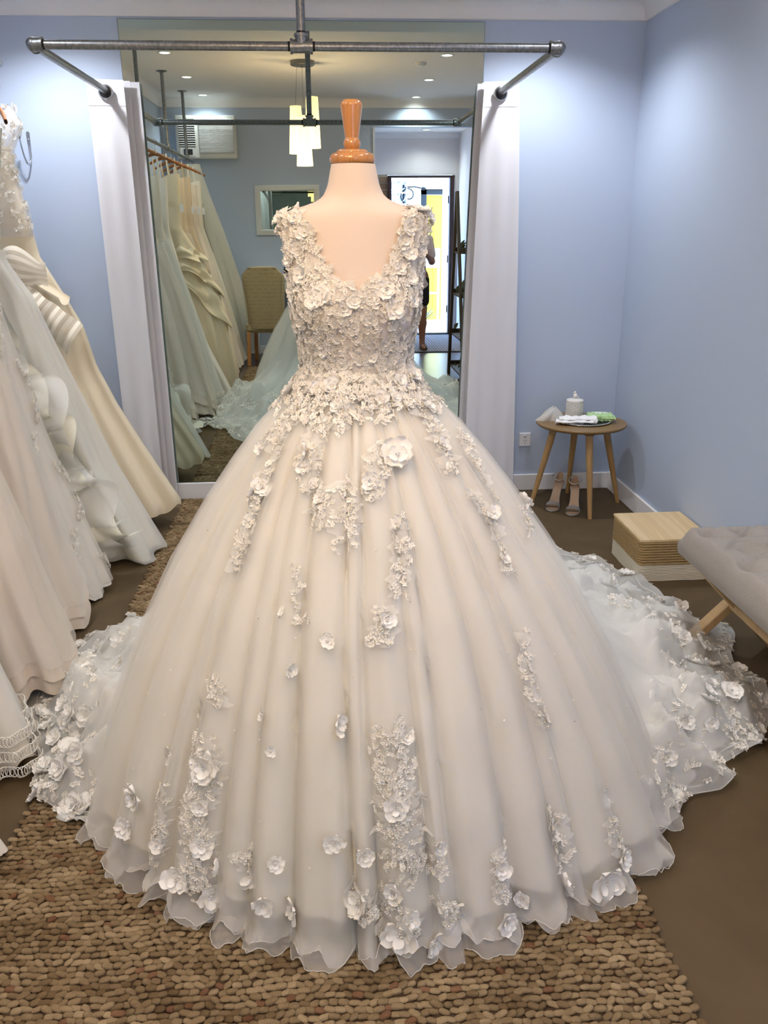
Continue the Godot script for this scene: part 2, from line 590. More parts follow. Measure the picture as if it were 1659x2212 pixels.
func make_room() -> void:
	struct("floor", bx(-1.95, 2.1, -0.12, 0.0, BACK - 0.12, -0.9), M.vinyl_floor)
	struct("floor_hall", bx(-1.95, 2.1, -0.12, 0.0, -0.9, 2.95), M.dark_timber)
	struct("wall_back", bx(-1.95, 1.84, 0.0, CEIL, BACK - 0.12, BACK), M.blue_wall)
	struct("wall_right", bx(RIGHT, RIGHT + 0.12, 0.0, CEIL, BACK, -1.6), M.blue_wall)
	struct("wall_right_hall", bx(1.93, 2.05, 0.0, CEIL, -1.7, 3.05), M.white_wall)
	struct("wall_right_return", bx(RIGHT + 0.12, 1.93, 0.0, CEIL, -1.7, -1.6), M.white_wall)
	struct("wall_left", bx(LEFT - 0.12, LEFT, 0.0, CEIL, BACK, FAR + 0.1), M.blue_wall)
	struct("wall_far", bx(LEFT, 0.655, 0.0, CEIL, FAR, FAR + 0.1), M.blue_wall)
	struct("wall_far_lintel", bx(0.655, 1.93, 2.6, CEIL, FAR, FAR + 0.1), M.blue_wall)
	struct("trim_opening", bx(0.64, 0.662, 0.0, 2.6, FAR - 0.008, FAR + 0.108), M.trim_white)
	struct("wall_left_hall", bx(0.5, 0.6, 0.0, CEIL, FAR + 0.1, 2.95), M.white_wall)
	struct("wall_end_upper", bx(0.5, 2.05, 2.175, CEIL, 2.95, 3.05), M.white_wall)
	struct("wall_end_right", bx(1.86, 2.05, 0.0, 2.175, 2.95, 3.05), M.white_wall)
	struct("ceiling", bx(-1.95, 2.1, CEIL, CEIL + 0.12, BACK - 0.12, 3.05), M.ceiling_white)
	struct("ceiling_soffit", bx(LEFT, RIGHT, SOFFIT, CEIL, BACK, -4.1), M.ceiling_white)
	struct("ceiling_hall", bx(0.6, 1.93, 2.7, CEIL, FAR + 0.1, 2.95), M.ceiling_white)
	struct("trim_cornice_back", cove(Vector3(LEFT, SOFFIT, BACK), Vector3(RIGHT, SOFFIT, BACK), Vector3(0, 0, 1), 0.072, 0.075), M.trim_white)
	struct("trim_cornice_right", cove(Vector3(RIGHT, SOFFIT, BACK), Vector3(RIGHT, SOFFIT, -4.1), Vector3(-1, 0, 0), 0.072, 0.075), M.trim_white)
	struct("trim_cornice_far", cove(Vector3(1.93, CEIL, FAR), Vector3(LEFT, CEIL, FAR), Vector3(0, 0, -1), 0.1, 0.1), M.trim_white)
	struct("trim_cornice_left", cove(Vector3(LEFT, CEIL, FAR), Vector3(LEFT, CEIL, -4.1), Vector3(1, 0, 0), 0.1, 0.1), M.trim_white)
	struct("trim_cornice_hall", cove(Vector3(1.93, 2.7, 2.95), Vector3(0.6, 2.7, 2.95), Vector3(0, 0, -1), 0.07, 0.07), M.trim_white)
	struct("baseboard_back", bx(LEFT, RIGHT, 0.0, 0.1, BACK, BACK + 0.014, 0.004), M.trim_white)
	struct("baseboard_right", bx(RIGHT - 0.014, RIGHT, 0.0, 0.107, BACK + 0.014, -1.6, 0.004), M.trim_white)
	struct("baseboard_left", bx(LEFT, LEFT + 0.014, 0.0, 0.1, BACK + 0.014, FAR, 0.004), M.trim_white)
	struct("baseboard_far", bx(LEFT + 0.014, 0.64, 0.0, 0.1, FAR - 0.014, FAR, 0.004), M.trim_white)
	struct("baseboard_hall", bx(1.916, 1.93, 0.0, 0.1, -1.6, 2.9, 0.004), M.trim_white)
	# lights: two rows in the main ceiling, two in the soffit by the mirror, one in the hall
	var row := [-2.7, -1.47, -0.24, 0.96]
	var where := ["nearest the mirror", "second from the mirror", "third from the mirror", "beside the air conditioner wall"]
	for i in 4:
		downlight(Vector3(-1.267, CEIL, row[i]), "round white recessed downlight above the gown rack, %s" % where[i])
	where[3] = "by the hall opening"
	for i in 4:
		downlight(Vector3(1.131, CEIL, row[i] + (0.1 if i > 1 else 0.03)), "round white recessed downlight on the side away from the rack, %s" % where[i])
	downlight(Vector3(-1.25, SOFFIT, -4.3), "round soffit downlight beside the mirror above the wall hook", 1.6)
	downlight(Vector3(1.08, SOFFIT, -4.3), "round soffit downlight beside the mirror above the side table", 1.55)
	downlight(Vector3(1.42, 2.7, 2.5), "round downlight in the white hall ceiling inside the opening")
	# mirror
	var t := thing("wall_mirror", "huge frameless wall mirror reflecting the whole room behind the gown", "mirror", Vector3(-0.055, 0.1, BACK + 0.005))
	var b := B.new()
	b.box(Vector3(0, 1.19, -0.0005), Vector3(1.823, 2.375, 0.005))
	obj("glass_edge", b, M.glass_edge, t)
	b = B.new()
	b.quad(Vector3(-0.9095, 0.0045, 0.003), Vector3(-0.9095, 2.3755, 0.003), Vector3(0.9095, 2.3755, 0.003), Vector3(0.9095, 0.0045, 0.003))
	obj("mirror_face", b, M.mirror_silver, t)
	# wall hook
	t = thing("coat_hook", "chrome double-ended coat hook with a ball tip on the blue wall", "hook", Vector3(-1.465, 1.9, BACK))
	b = B.new()
	var pl := PackedVector2Array()
	for i in 9:
		pl.append(Vector2(0.009 * cos(PI * i / 8.0), 0.062 + 0.009 * sin(PI * i / 8.0)))
	pl.append(Vector2(-0.006, -0.05)); pl.append(Vector2(0.006, -0.05))
	b.slab(pl, 0.003)
	obj("backplate", b, M.chrome, t)
	b = B.new()
	b.tube(PackedVector3Array([Vector3(0, 0.0, 0.004), Vector3(0, -0.055, 0.006), Vector3(-0.001, -0.078, 0.016), Vector3(-0.004, -0.088, 0.034), Vector3(-0.008, -0.078, 0.052), Vector3(-0.012, -0.05, 0.066), Vector3(-0.016, -0.005, 0.078), Vector3(-0.018, 0.032, 0.083)]), 0.0042, 10)
	obj("prong", b, M.chrome, t)
	b = B.new()
	b.ball(Vector3(-0.019, 0.038, 0.084), Vector3.ONE * 0.01, 14, 9)
	obj("ball_tip", b, M.chrome, t)
	for y in [0.06, 0.035, -0.04]:
		b = B.new()
		b.ball(Vector3(0, y, 0.003), Vector3(0.0045, 0.0045, 0.0025), 10, 6)
		obj("screw", b, M.chrome, t)
	# power outlet
	t = thing("power_outlet", "white single switched power outlet on the blue wall by the curtain", "outlet", Vector3(1.163, 0.311, BACK))
	b = B.new()
	b.box(Vector3(0, 0, 0.005), Vector3(0.07, 0.08, 0.01), 0.003)
	obj("plate", b, M.white_plastic, t)
	b = B.new()
	b.box(Vector3(0, 0.022, 0.011), Vector3(0.018, 0.012, 0.006), 0.002)
	obj("rocker_switch", b, M.grey_plastic, t)
	for q in [[-0.008, -0.004, 0.5], [0.008, -0.004, -0.5], [0.0, -0.02, 0.0]]:
		b = B.new()
		b.box(Vector3(q[0], q[1], 0.0102), Vector3(0.002, 0.008, 0.001), 0.0, Basis(Vector3(0, 0, 1), q[2]))
		obj("pin_slot", b, M.dark_plastic, t)

# ------------------------------------------------------------------ pipe curtain rail and curtains
func pipe(b: B, a: Vector3, c: Vector3, r := 0.0165) -> void:
	b.tube(PackedVector3Array([a, c]), r, 16)

func make_rail() -> void:
	var y := 2.143
	var zf := -3.55
	var xl := -1.03
	var xr := 0.925
	var xm := -0.052
	var t := thing("curtain_rail", "galvanised iron pipe rail framing a fitting space round the mirror", "curtain rail", Vector3(xm, 0, zf))
	var b := B.new()
	pipe(b, Vector3(xl, y, zf), Vector3(xr, y, zf))
	part("front_pipe", b, M.galvanised, t)
	for x in [xl, xr]:
		b = B.new()
		pipe(b, Vector3(x, y, zf), Vector3(x, y, BACK + 0.012))
		part("side_pipe", b, M.galvanised, t)
		b = B.new()
		b.lathe([Vector2(0, 0.014), Vector2(0.026, 0.014), Vector2(0.03, 0.01), Vector2(0.03, 0.006), Vector2(0.048, 0.006), Vector2(0.048, 0.0)], 24, Transform3D(Basis(Vector3.RIGHT, PI / 2), Vector3(x, y, BACK)))
		part("wall_flange", b, M.galvanised, t)
		b = B.new()
		var sg := 1.0 if x == xl else -1.0
		b.ball(Vector3(x, y, zf), Vector3.ONE * 0.0245, 18, 12)
		b.tube(PackedVector3Array([Vector3(x, y, zf), Vector3(x + sg * 0.036, y, zf)]), 0.0235, 16)
		b.tube(PackedVector3Array([Vector3(x + sg * 0.03, y, zf), Vector3(x + sg * 0.038, y, zf)]), 0.0265, 16)
		b.tube(PackedVector3Array([Vector3(x, y, zf), Vector3(x, y, zf - 0.036)]), 0.0235, 16)
		b.tube(PackedVector3Array([Vector3(x, y, zf - 0.03), Vector3(x, y, zf - 0.038)]), 0.0265, 16)
		part("elbow", b, M.galvanised, t)
		for th in [[Vector3(sg * 0.036, 0, 0), Vector3(sg * 0.044, 0, 0)], [Vector3(0, 0, -0.036), Vector3(0, 0, -0.044)]]:
			b = B.new()
			pipe(b, Vector3(x, y, zf) + th[0], Vector3(x, y, zf) + th[1], 0.0172)
			part("thread", b, M.black_thread, t)
	b = B.new()
	pipe(b, Vector3(xm, y, zf), Vector3(xm, CEIL, zf))
	part("drop_pipe", b, M.galvanised, t)
	b = B.new()
	for q in [[Vector3(-0.04, 0, 0), Vector3(0.04, 0, 0), 0.0235], [Vector3(-0.042, 0, 0), Vector3(-0.032, 0, 0), 0.027], [Vector3(0.032, 0, 0), Vector3(0.042, 0, 0), 0.027], [Vector3(0, 0, 0), Vector3(0, 0.042, 0), 0.0225], [Vector3(0, 0.032, 0), Vector3(0, 0.042, 0), 0.027]]:
		pipe(b, Vector3(xm, y, zf) + q[0], Vector3(xm, y, zf) + q[1], q[2])
	part("tee", b, M.galvanised, t)
	for q in [[Vector3(-0.05, 0, 0), Vector3(-0.041, 0, 0)], [Vector3(0.041, 0, 0), Vector3(0.05, 0, 0)], [Vector3(0, 0.041, 0), Vector3(0, 0.05, 0)]]:
		b = B.new()
		pipe(b, Vector3(xm, y, zf) + q[0], Vector3(xm, y, zf) + q[1], 0.0172)
		part("thread", b, M.black_thread, t)
	b = B.new()
	b.lathe([Vector2(0, -0.014), Vector2(0.028, -0.014), Vector2(0.03, -0.006), Vector2(0.048, -0.006), Vector2(0.048, 0.0)], 24, Transform3D(Basis(), Vector3(xm, CEIL, zf)))
	part("ceiling_flange", b, M.galvanised, t)
	curtain(-1, xl, y, "white eyelet curtain gathered at the end of the pipe rail beside the gown rack")
	curtain(1, xr, y, "white eyelet curtain gathered at the end of the pipe rail beside the side table")

# gathered to the wall in close folds; side -1 hangs left of the mirror, 1 right of it
func curtain(side: int, xr: float, yr: float, label: String) -> void:
	var t := thing("curtain", label, "curtain", Vector3(xr, 0.0, -4.66), 0.0, "white eyelet curtains")
	var folds := 6.0
	var top := yr + 0.05
	var f := func(s: float, q: float) -> Vector3:
		var y := top - q * (top - 0.012)
		var drop := clampf((top - y) / top, 0.0, 1.0)
		var w := 0.098 if side < 0 else lerpf(0.094, 0.165, pow(drop, 0.7))
		var cx := (0.062 if side < 0 else -0.02) * smoothstep(0.1, 1.0, s)
		cx += (0.0 if side < 0 else 0.004 + 0.0 * drop) + (0.012 * drop if side < 0 else 0.0)
		var ph := s * folds * TAU * 0.5
		var wob := sin(drop * 5.0 + s * 17.0) * 0.006 * drop
		var x := -cos(ph) * w * (0.92 + 0.08 * sin(s * 23.0)) * (1.0 if side < 0 else -1.0)
		# soft vertical ripples inside the flat front panel
		var rip := sin(x * 70.0 + drop * 1.5) * 0.004 * smoothstep(0.05, 0.3, drop) + exp(-pow((x / 0.03), 2.0)) * 0.006
		var z := lerpf(0.0, -0.1, s) + sin(ph * 2.0) * 0.003 + rip + wob
		return Vector3(x + cx, y, z)
	var b := B.new()
	b.grid(int(folds * 16), 44, f)
	obj("cloth_panel", b, M.curtain, t)
	b = B.new()
	b.grid(30, 1, func(s, q):
		var p: Vector3 = f.call(s * 0.17, 0.0)
		p.y = top - 0.112 - q * 0.004
		return p + Vector3(0, 0, 0.0025))
	obj("header_seam", b, M.curtain, t)
	for i in 6:
		b = B.new()
		var z := 0.008 - i * 0.0185
		for k in 1:
			var ring := PackedVector3Array()
			for j in 25:
				ring.append(Vector3(0.03 * cos(TAU * j / 24.0), yr - 0.008 + 0.03 * sin(TAU * j / 24.0), z))
			b.tube(ring, 0.0055, 8, false)
		obj("eyelet_ring", b, M.chrome, t)
	b = B.new()
	b.lathe([Vector2(0.0, 0.0), Vector2(0.028, 0.0)], 24, Transform3D(Basis(Vector3.RIGHT, PI / 2), Vector3(0, yr - 0.008, 0.0085)))
	obj("eyelet_sleeve", b, M.gunmetal, t)

# ------------------------------------------------------------------ jute rug
func make_rug() -> void:
	var t := thing("jute_rug", "long knotted brown jute rug running under the ball gown to the mirror", "rug", Vector3(-0.06, 0, -2.0))
	var b := B.new()
	b.box(Vector3(-0.062, 0.004, -2.325), Vector3(1.545, 0.007, 4.85), 0.003)
	part("backing", b, M.jute_base, t)
	var knots := B.new()
	knots.grid(10, 4, func(s, q):
		var a: float = s * TAU
		var e: float = (q - 0.5) * PI
		return Vector3(signf(cos(a)) * pow(absf(cos(a)), 0.7) * cos(e) * 0.0142, sin(e) * 0.005, signf(sin(a)) * pow(absf(sin(a)), 0.7) * cos(e) * 0.0082), true)
	var xfs: Array = []
	var cols: Array = []
	var n := FastNoiseLite.new()
	n.seed = 3
	n.frequency = 2.2
	var rows := 286
	for j in rows:
		var z := -4.74 + 4.83 * j / rows
		var edge := 0.008 * n.get_noise_2d(z * 4.0, 9.0) + (0.02 * smoothstep(-2.1, -1.6, z) if z > -2.1 else 0.0)
		for i in 78:
			var x := -0.83 - edge + (1.545 + edge) * (i + 0.5 * (j % 2)) / 78.0 + rng.randf_range(-0.003, 0.003)
			var wz := z + 0.02 * n.get_noise_2d(x * 0.9, z * 0.5) + rng.randf_range(-0.0025, 0.0025)
			var sc := rng.randf_range(0.8, 1.25)
			var bs := Basis(Vector3.UP, rng.randf_range(-0.5, 0.5)) * Basis(Vector3(0, 0, 1), rng.randf_range(-0.35, 0.35))
			xfs.append(Transform3D(bs.scaled(Vector3(sc, rng.randf_range(0.7, 1.35), rng.randf_range(0.85, 1.1))), Vector3(x + 0.06, 0.0095, wz + 2.0)))
			var k := clampf(0.5 + 0.45 * n.get_noise_2d(x * 1.6, z * 5.0) + rng.randf_range(-0.2, 0.2), 0.0, 1.0)
			var c := Color8(106, 84, 58).lerp(Color8(194, 170, 134), k)
			if rng.randf() < 0.04:
				c = c.lerp(Color8(120, 76, 56), 0.6)
			cols.append(c.srgb_to_linear())
	many("jute_knots", knots.mesh(), M.jute, xfs, t, cols)

# ------------------------------------------------------------------ dress form
const AX := 0.079
const AZ := -2.1
# height, half width, depth in front, depth behind
var TORSO := [[1.642, 0.051, 0.051, 0.051], [1.618, 0.056, 0.055, 0.056], [1.598, 0.06, 0.058, 0.06], [1.578, 0.069, 0.062, 0.064], [1.565, 0.082, 0.066, 0.07], [1.557, 0.102, 0.07, 0.075], [1.55, 0.126, 0.075, 0.08], [1.542, 0.156, 0.08, 0.083], [1.532, 0.174, 0.085, 0.085], [1.516, 0.178, 0.09, 0.088], [1.496, 0.174, 0.094, 0.092], [1.464, 0.169, 0.1, 0.096], [1.433, 0.164, 0.106, 0.1], [1.39, 0.155, 0.114, 0.102], [1.347, 0.152, 0.12, 0.1], [1.303, 0.148, 0.12, 0.096], [1.259, 0.138, 0.113, 0.092], [1.214, 0.131, 0.103, 0.09], [1.168, 0.128, 0.1, 0.09], [1.1, 0.142, 0.108, 0.105], [1.0, 0.16, 0.118, 0.125], [0.86, 0.165, 0.12, 0.13]]

func torso_pt(th: float, y: float, out := 0.0) -> Vector3:
	var k := 0
	while k < TORSO.size() - 2 and TORSO[k + 1][0] > y:
		k += 1
	var a: Array = TORSO[k]
	var c: Array = TORSO[k + 1]
	var q := clampf((a[0] - y) / (a[0] - c[0]), 0.0, 1.0)
	var s := sin(th)
	var co := cos(th)
	var rx: float = lerpf(a[1], c[1], q) + out
	var rz: float = (lerpf(a[2], c[2], q) if co > 0.0 else lerpf(a[3], c[3], q)) + out
	var bust := 0.0
	if co > 0.0:
		for sg in [-1.0, 1.0]:
			var d: float = (th - sg * 0.62) / 0.42
			var e := (y - 1.325) / 0.055
			bust += 0.022 * exp(-d * d - e * e)
	return Vector3(AX + rx * s + bust * s, y, AZ + rz * co + bust * co)

func make_form() -> void:
	var t := thing("dress_form", "cream jersey dress form with turned wooden neck cap wearing the ball gown", "mannequin", Vector3(AX, 0, AZ))
	var b := B.new()
	b.grid(64, 96, func(s, q): return torso_pt(s * TAU, 1.6425 - 0.78 * q), true)
	part("torso", b, M.form_jersey, t)
	b = B.new()
	var up := Transform3D(Basis(), Vector3(AX - 0.002, 0, AZ))
	b.lathe([Vector2(0.0, 1.641), Vector2(0.046, 1.641), Vector2(0.05, 1.644), Vector2(0.0525, 1.649), Vector2(0.053, 1.654), Vector2(0.0515, 1.66), Vector2(0.047, 1.665), Vector2(0.041, 1.6675), Vector2(0.037, 1.668), Vector2(0.037, 1.668), Vector2(0.0365, 1.671), Vector2(0.034, 1.673), Vector2(0.0, 1.6735)], 48, up)
	part("neck_cap", b, M.oak, t)
	b = B.new()
	b.lathe([Vector2(0.013, 1.672), Vector2(0.0145, 1.674), Vector2(0.0185, 1.679), Vector2(0.0198, 1.685), Vector2(0.0198, 1.688), Vector2(0.0185, 1.694), Vector2(0.0165, 1.696), Vector2(0.0165, 1.696), Vector2(0.0155, 1.698), Vector2(0.0155, 1.698), Vector2(0.0165, 1.703), Vector2(0.0238, 1.757), Vector2(0.0252, 1.766), Vector2(0.0252, 1.766), Vector2(0.0248, 1.769), Vector2(0.0225, 1.773), Vector2(0.019, 1.777), Vector2(0.01, 1.7785), Vector2(0.0, 1.779)], 36, up)
	part("finial", b, M.oak, t)
	b = B.new()
	b.tube(PackedVector3Array([Vector3(AX, 0.03, AZ), Vector3(AX, 0.9, AZ)]), 0.016, 14)
	b.lathe([Vector2(0.0, 0.05), Vector2(0.03, 0.05), Vector2(0.16, 0.03), Vector2(0.17, 0.013), Vector2(0.0, 0.013)], 32, Transform3D(Basis(), Vector3(AX, 0, AZ)))
	part("stand", b, M.oak, t)

# ------------------------------------------------------------------ the ball gown
var PROF := [[1.18, 0.128], [1.157, 0.144], [1.098, 0.192], [1.039, 0.254], [0.954, 0.322], [0.842, 0.404], [0.686, 0.506], [0.495, 0.608], [0.293, 0.698], [0.095, 0.768], [0.0, 0.795]]
# where the folds turn in, in degrees round the skirt from the front, and how deep
var VALLEYS := [-172.0, -156.0, -140.0, -124.0, -108.0, -94.0, -80.0, -66.0, -51.0, -47.0, -35.0, -29.0, -20.5, -7.5, -3.5, 7.5, 11.5, 24.0, 34.0, 37.0, 49.0, 61.0, 73.0, 86.0, 100.0, 116.0, 132.0, 150.0, 168.0]
var wave := FastNoiseLite.new()

func skirt_lobe(deg: float) -> Vector2:
	var n := VALLEYS.size()
	for i in n:
		var a: float = VALLEYS[i]
		var c: float = VALLEYS[(i + 1) % n]
		var x := deg
		if i == n - 1:
			c += 360.0
			if x < a:
				x += 360.0
		if x >= a and x < c:
			return Vector2(pow(maxf(sin(PI * (x - a) / (c - a)), 0.0), 0.42), clampf((c - a) / 12.0, 0.35, 1.1))
	return Vector2(1, 1)

func prof_r(y: float) -> float:
	var k := 0
	while k < PROF.size() - 2 and PROF[k + 1][0] > y:
		k += 1
	return lerpf(PROF[k][1], PROF[k + 1][1], clampf((PROF[k][0] - y) / (PROF[k][0] - PROF[k + 1][0]), 0.0, 1.0))

func skirt_pt(deg: float, y: float, out := 0.0, soft := 1.0) -> Vector3:
	deg = wrapf(deg, -180.0, 180.0)
	var s := clampf((1.16 - y) / 1.16, 0.0, 1.0)
	var th := deg_to_rad(deg)
	# the folds wander a little on their way down
	var l := skirt_lobe(wrapf(deg + 2.2 * sin(y * 4.0 + deg * 0.09) * (1.0 - s), -180.0, 180.0))
	var r := prof_r(y) * (1.0 - 0.11 * s * maxf(0.0, cos(th)))
	r += (l.x - 0.86) * l.y * (0.018 + 0.066 * pow(s, 0.75)) * soft + out
	r += s * s * (0.065 * exp(-pow((deg - 58.0) / 22.0, 2.0)) + 0.035 * exp(-pow((deg + 70.0) / 18.0, 2.0)))
	r += 0.006 * s * sin(deg * 0.9 + 2.0 * sin(deg * 0.11)) * soft
	r += 0.008 * s * wave.get_noise_3d(cos(th) * 60.0, y * 40.0, sin(th) * 60.0)
	return Vector3(lerpf(AX, 0.125, s) + r * sin(th), y, AZ + r * cos(th))

func skirt_frame(deg: float, y: float, out := 0.0) -> Transform3D:
	var p := skirt_pt(deg, y, out)
	var a := skirt_pt(deg + 1.2, y, out) - skirt_pt(deg - 1.2, y, out)
	var d := skirt_pt(deg, y + 0.015, out) - skirt_pt(deg, y - 0.015, out)
	var n := a.cross(d).normalized()
	var up := (d - n * d.dot(n)).normalized()
	return Transform3D(Basis(up.cross(n), up, n), p)

func bodice_frame(deg: float, y: float, out := 0.008) -> Transform3D:
	var th := deg_to_rad(deg)
	var p := torso_pt(th, y, out)
	var a := torso_pt(th + 0.03, y, out) - torso_pt(th - 0.03, y, out)
	var d := torso_pt(th, y + 0.01, out) - torso_pt(th, y - 0.01, out)
	var n := a.cross(d).normalized()
	var up := (d - n * d.dot(n)).normalized()
	return Transform3D(Basis(up.cross(n), up, n), p)

# a cloth flower of unit radius that faces +z; two rings of ruffled petals
func flower_mesh(seed_: int) -> ArrayMesh:
	var r := RandomNumberGenerator.new()
	r.seed = seed_
	var b := B.new()
	for ring in 2:
		var n := 5 if ring == 0 else 4
		var len_ := 1.0 if ring == 0 else 0.62
		var lift := r.randf_range(0.12, 0.3) if ring == 0 else r.randf_range(0.4, 0.65)
		var turn := r.randf() * TAU
		for k in n:
			var a := turn + TAU * k / n + r.randf_range(-0.15, 0.15)
			var dir := Vector3(cos(a), sin(a), 0)
			var side := Vector3(-sin(a), cos(a), 0)
			var ll := len_ * r.randf_range(0.78, 1.08)
			var lf := lift * r.randf_range(0.6, 1.4)
			var ph := r.randf() * TAU
			var fat := r.randf_range(0.4, 0.56)
			b.grid(5, 7, func(s, t):
				var u: float = s * 2.0 - 1.0
				var hw: float = fat * ll * (pow(smoothstep(-0.1, 0.62, t), 0.8) if t < 0.62 else sqrt(maxf(0.0, 1.0 - pow((t - 0.62) / 0.385, 2.2))))
				var rr: float = ll * (0.04 + 0.96 * t * (1.0 - 0.06 * u * u))
				var z: float = lf * pow(t, 1.4) * 0.8 + 0.2 * u * u * t + 0.07 * sin(u * 5.0 + ph) * t
				return dir * rr + side * u * hw + Vector3(0, 0, z * ll + 0.04))
	return b.mesh()

# a small embroidered sprig, unit size, facing +z
func sprig_mesh(seed_: int) -> ArrayMesh:
	var r := RandomNumberGenerator.new()
	r.seed = seed_
	var b := B.new()
	# a curved stem with leaves on both sides and a bud at its tip
	var bend := r.randf_range(-0.5, 0.5)
	var stem := func(q: float) -> Vector3: return Vector3(bend * q * q * 0.5, -0.55 + 1.1 * q, 0.06 + 0.05 * sin(q * 5.0))
	for k in 4:
		var p0: Vector3 = stem.call(k * 0.25)
		var p1: Vector3 = stem.call(k * 0.25 + 0.25)
		b.quad(p0 - Vector3(0.03, 0, 0), p1 - Vector3(0.025, 0, 0), p1 + Vector3(0.025, 0, 0), p0 + Vector3(0.03, 0, 0))
	for k in 11:
		var o: Vector3 = stem.call(0.08 + k * 0.088)
		var sd := 1.0 if k % 2 else -1.0
		var a := PI * 0.5 - sd * r.randf_range(0.55, 1.05) if k < 10 else PI * 0.5
		var d := Vector3(cos(a), sin(a), r.randf_range(0.1, 0.5))
		var l := r.randf_range(0.28, 0.46)
		var w := Vector3(-sin(a), cos(a), 0) * l * r.randf_range(0.24, 0.34)
		var m := o + d * l * 0.55 + Vector3(0, 0, 0.05)
		b.tri(o, m - w, o + d * l)
		b.tri(o, o + d * l, m + w)
	return b.mesh()

var SKIRT_FLOWERS := [ [16.0, 1.017, 0.042], [-29.7, 1.016, 0.032], [-12.7, 0.673, 0.019], [-22.0, 0.605, 0.019], [-10.1, 0.510, 0.026], [-39.3, 0.375, 0.041], [-26.9, 0.515, 0.016], [-24.0, 0.452, 0.014], [-10.8, 0.283, 0.025], [-5.3, 0.259, 0.023], [-22.3, 0.217, 0.022], [-19.1, 0.110, 0.032], [-28.6, 0.155, 0.033], [-23.9, 0.133, 0.026], [0.4, 0.093, 0.043], [-6.7, 0.145, 0.036], [11.8, 0.072, 0.043], [19.3, 0.080, 0.029], [19.7, 0.192, 0.024], [6.0, 0.041, 0.031], [24.6, 0.085, 0.021], [33.4, 0.210, 0.027], [40.7, 0.075, 0.048], [32.8, 0.094, 0.031], [49.0, 0.212, 0.029], [45.3, 0.108, 0.028], [-57.3, 0.232, 0.037], [-58.2, 0.151, 0.031], [-52.0, 0.333, 0.029], [-48.4, 0.166, 0.021], [-41.5, 0.127, 0.036], [-38.2, 0.205, 0.031], [43.6, 0.782, 0.018], [85.2, 0.822, 0.029], [-46.5, 0.939, 0.028], [-49.1, 0.927, 0.022], [-39.1, 0.291, 0.022], [-36.2, 0.087, 0.035], [-33.7, 0.172, 0.022], [1.1, 0.358, 0.030], [-0.4, 0.177, 0.027], [-18.6, 0.940, 0.018], [9.3, 0.888, 0.018], [2.3, 0.714, 0.022], [50.0, 0.867, 0.022], [-58.7, 1.011, 0.020], [-27.1, 0.995, 0.023], [1.3, 0.973, 0.023], [43.5, 1.024, 0.022], [55.0, 1.096, 0.025], [36.9, 0.460, 0.020], [4.4, 0.485, 0.020], [8.7, 0.265, 0.019], [-2.9, 0.078, 0.024], [2.2, 0.126, 0.024] ]
var SPRAYS := [ [[-31.3, 1.120, -52.9, 1.055, -47.3, 0.991, -49.5, 0.932, -46.0, 0.888, -45.2, 0.832, -46.2, 0.764], 0.018],
	[[-24.6, 1.094, -29.0, 1.039, -26.5, 0.986, -18.5, 0.936, -17.2, 0.884], 0.024],
	[[7.7, 1.042, 4.1, 0.972, 0.7, 0.938], 0.019],
	[[-10.0, 0.973, -8.5, 0.852], 0.026],
	[[40.8, 1.133, 48.1, 1.080, 43.5, 1.024, 42.6, 0.966], 0.024],
	[[44.6, 0.925, 47.6, 0.871, 46.1, 0.804, 42.7, 0.751], 0.019],
	[[11.1, 0.891, 8.5, 0.831, 6.0, 0.754], 0.018],
	[[2.3, 0.739, 1.1, 0.663], 0.022],
	[[81.1, 0.826, 64.3, 0.796], 0.015],
	[[-41.1, 0.556, -38.1, 0.507], 0.021],
	[[-41.9, 0.436, -38.7, 0.337, -41.3, 0.266, -38.2, 0.205, -38.6, 0.130, -37.3, 0.082], 0.033],
	[[1.8, 0.514, 0.3, 0.450, 1.8, 0.395, 1.3, 0.321, 2.5, 0.253, 3.1, 0.204], 0.042],
	[[7.9, 0.276, 8.1, 0.197], 0.013],
	[[38.9, 0.633, 36.5, 0.531, 36.9, 0.439], 0.015],
	[[-22.6, 0.724, -20.9, 0.700], 0.028],
	[[45.3, 0.206, 45.4, 0.113], 0.021],
	[[20.3, 0.237, 19.2, 0.118], 0.018],
	[[-7.0, 0.178, -4.7, 0.120, -5.6, 0.110], 0.024],
	[[-0.5, 0.157, 2.3, 0.084], 0.027],
	[[8.4, 0.137, 10.6, 0.091], 0.022],
	[[-58.3, 1.131, -17.8, 1.141, 7.0, 1.122, 40.8, 1.133, 64.6, 1.111], 0.034],
	[[-60.9, 1.019, -55.2, 1.122], 0.013],
	[[67.6, 1.033, 61.8, 0.964, 57.5, 0.885], 0.015],
	[[84.9, 1.110], 0.020],
	[[-29.9, 0.217, -27.8, 0.172], 0.019],
	[[34.3, 0.254, 32.9, 0.131], 0.022],
	[[-50.1, 0.300, -48.7, 0.186, -49.7, 0.113], 0.017],
	[[-13.3, 1.123, -14.1, 1.069], 0.018],
	[[-23.0, 0.802, -23.0, 0.741], 0.007] ]
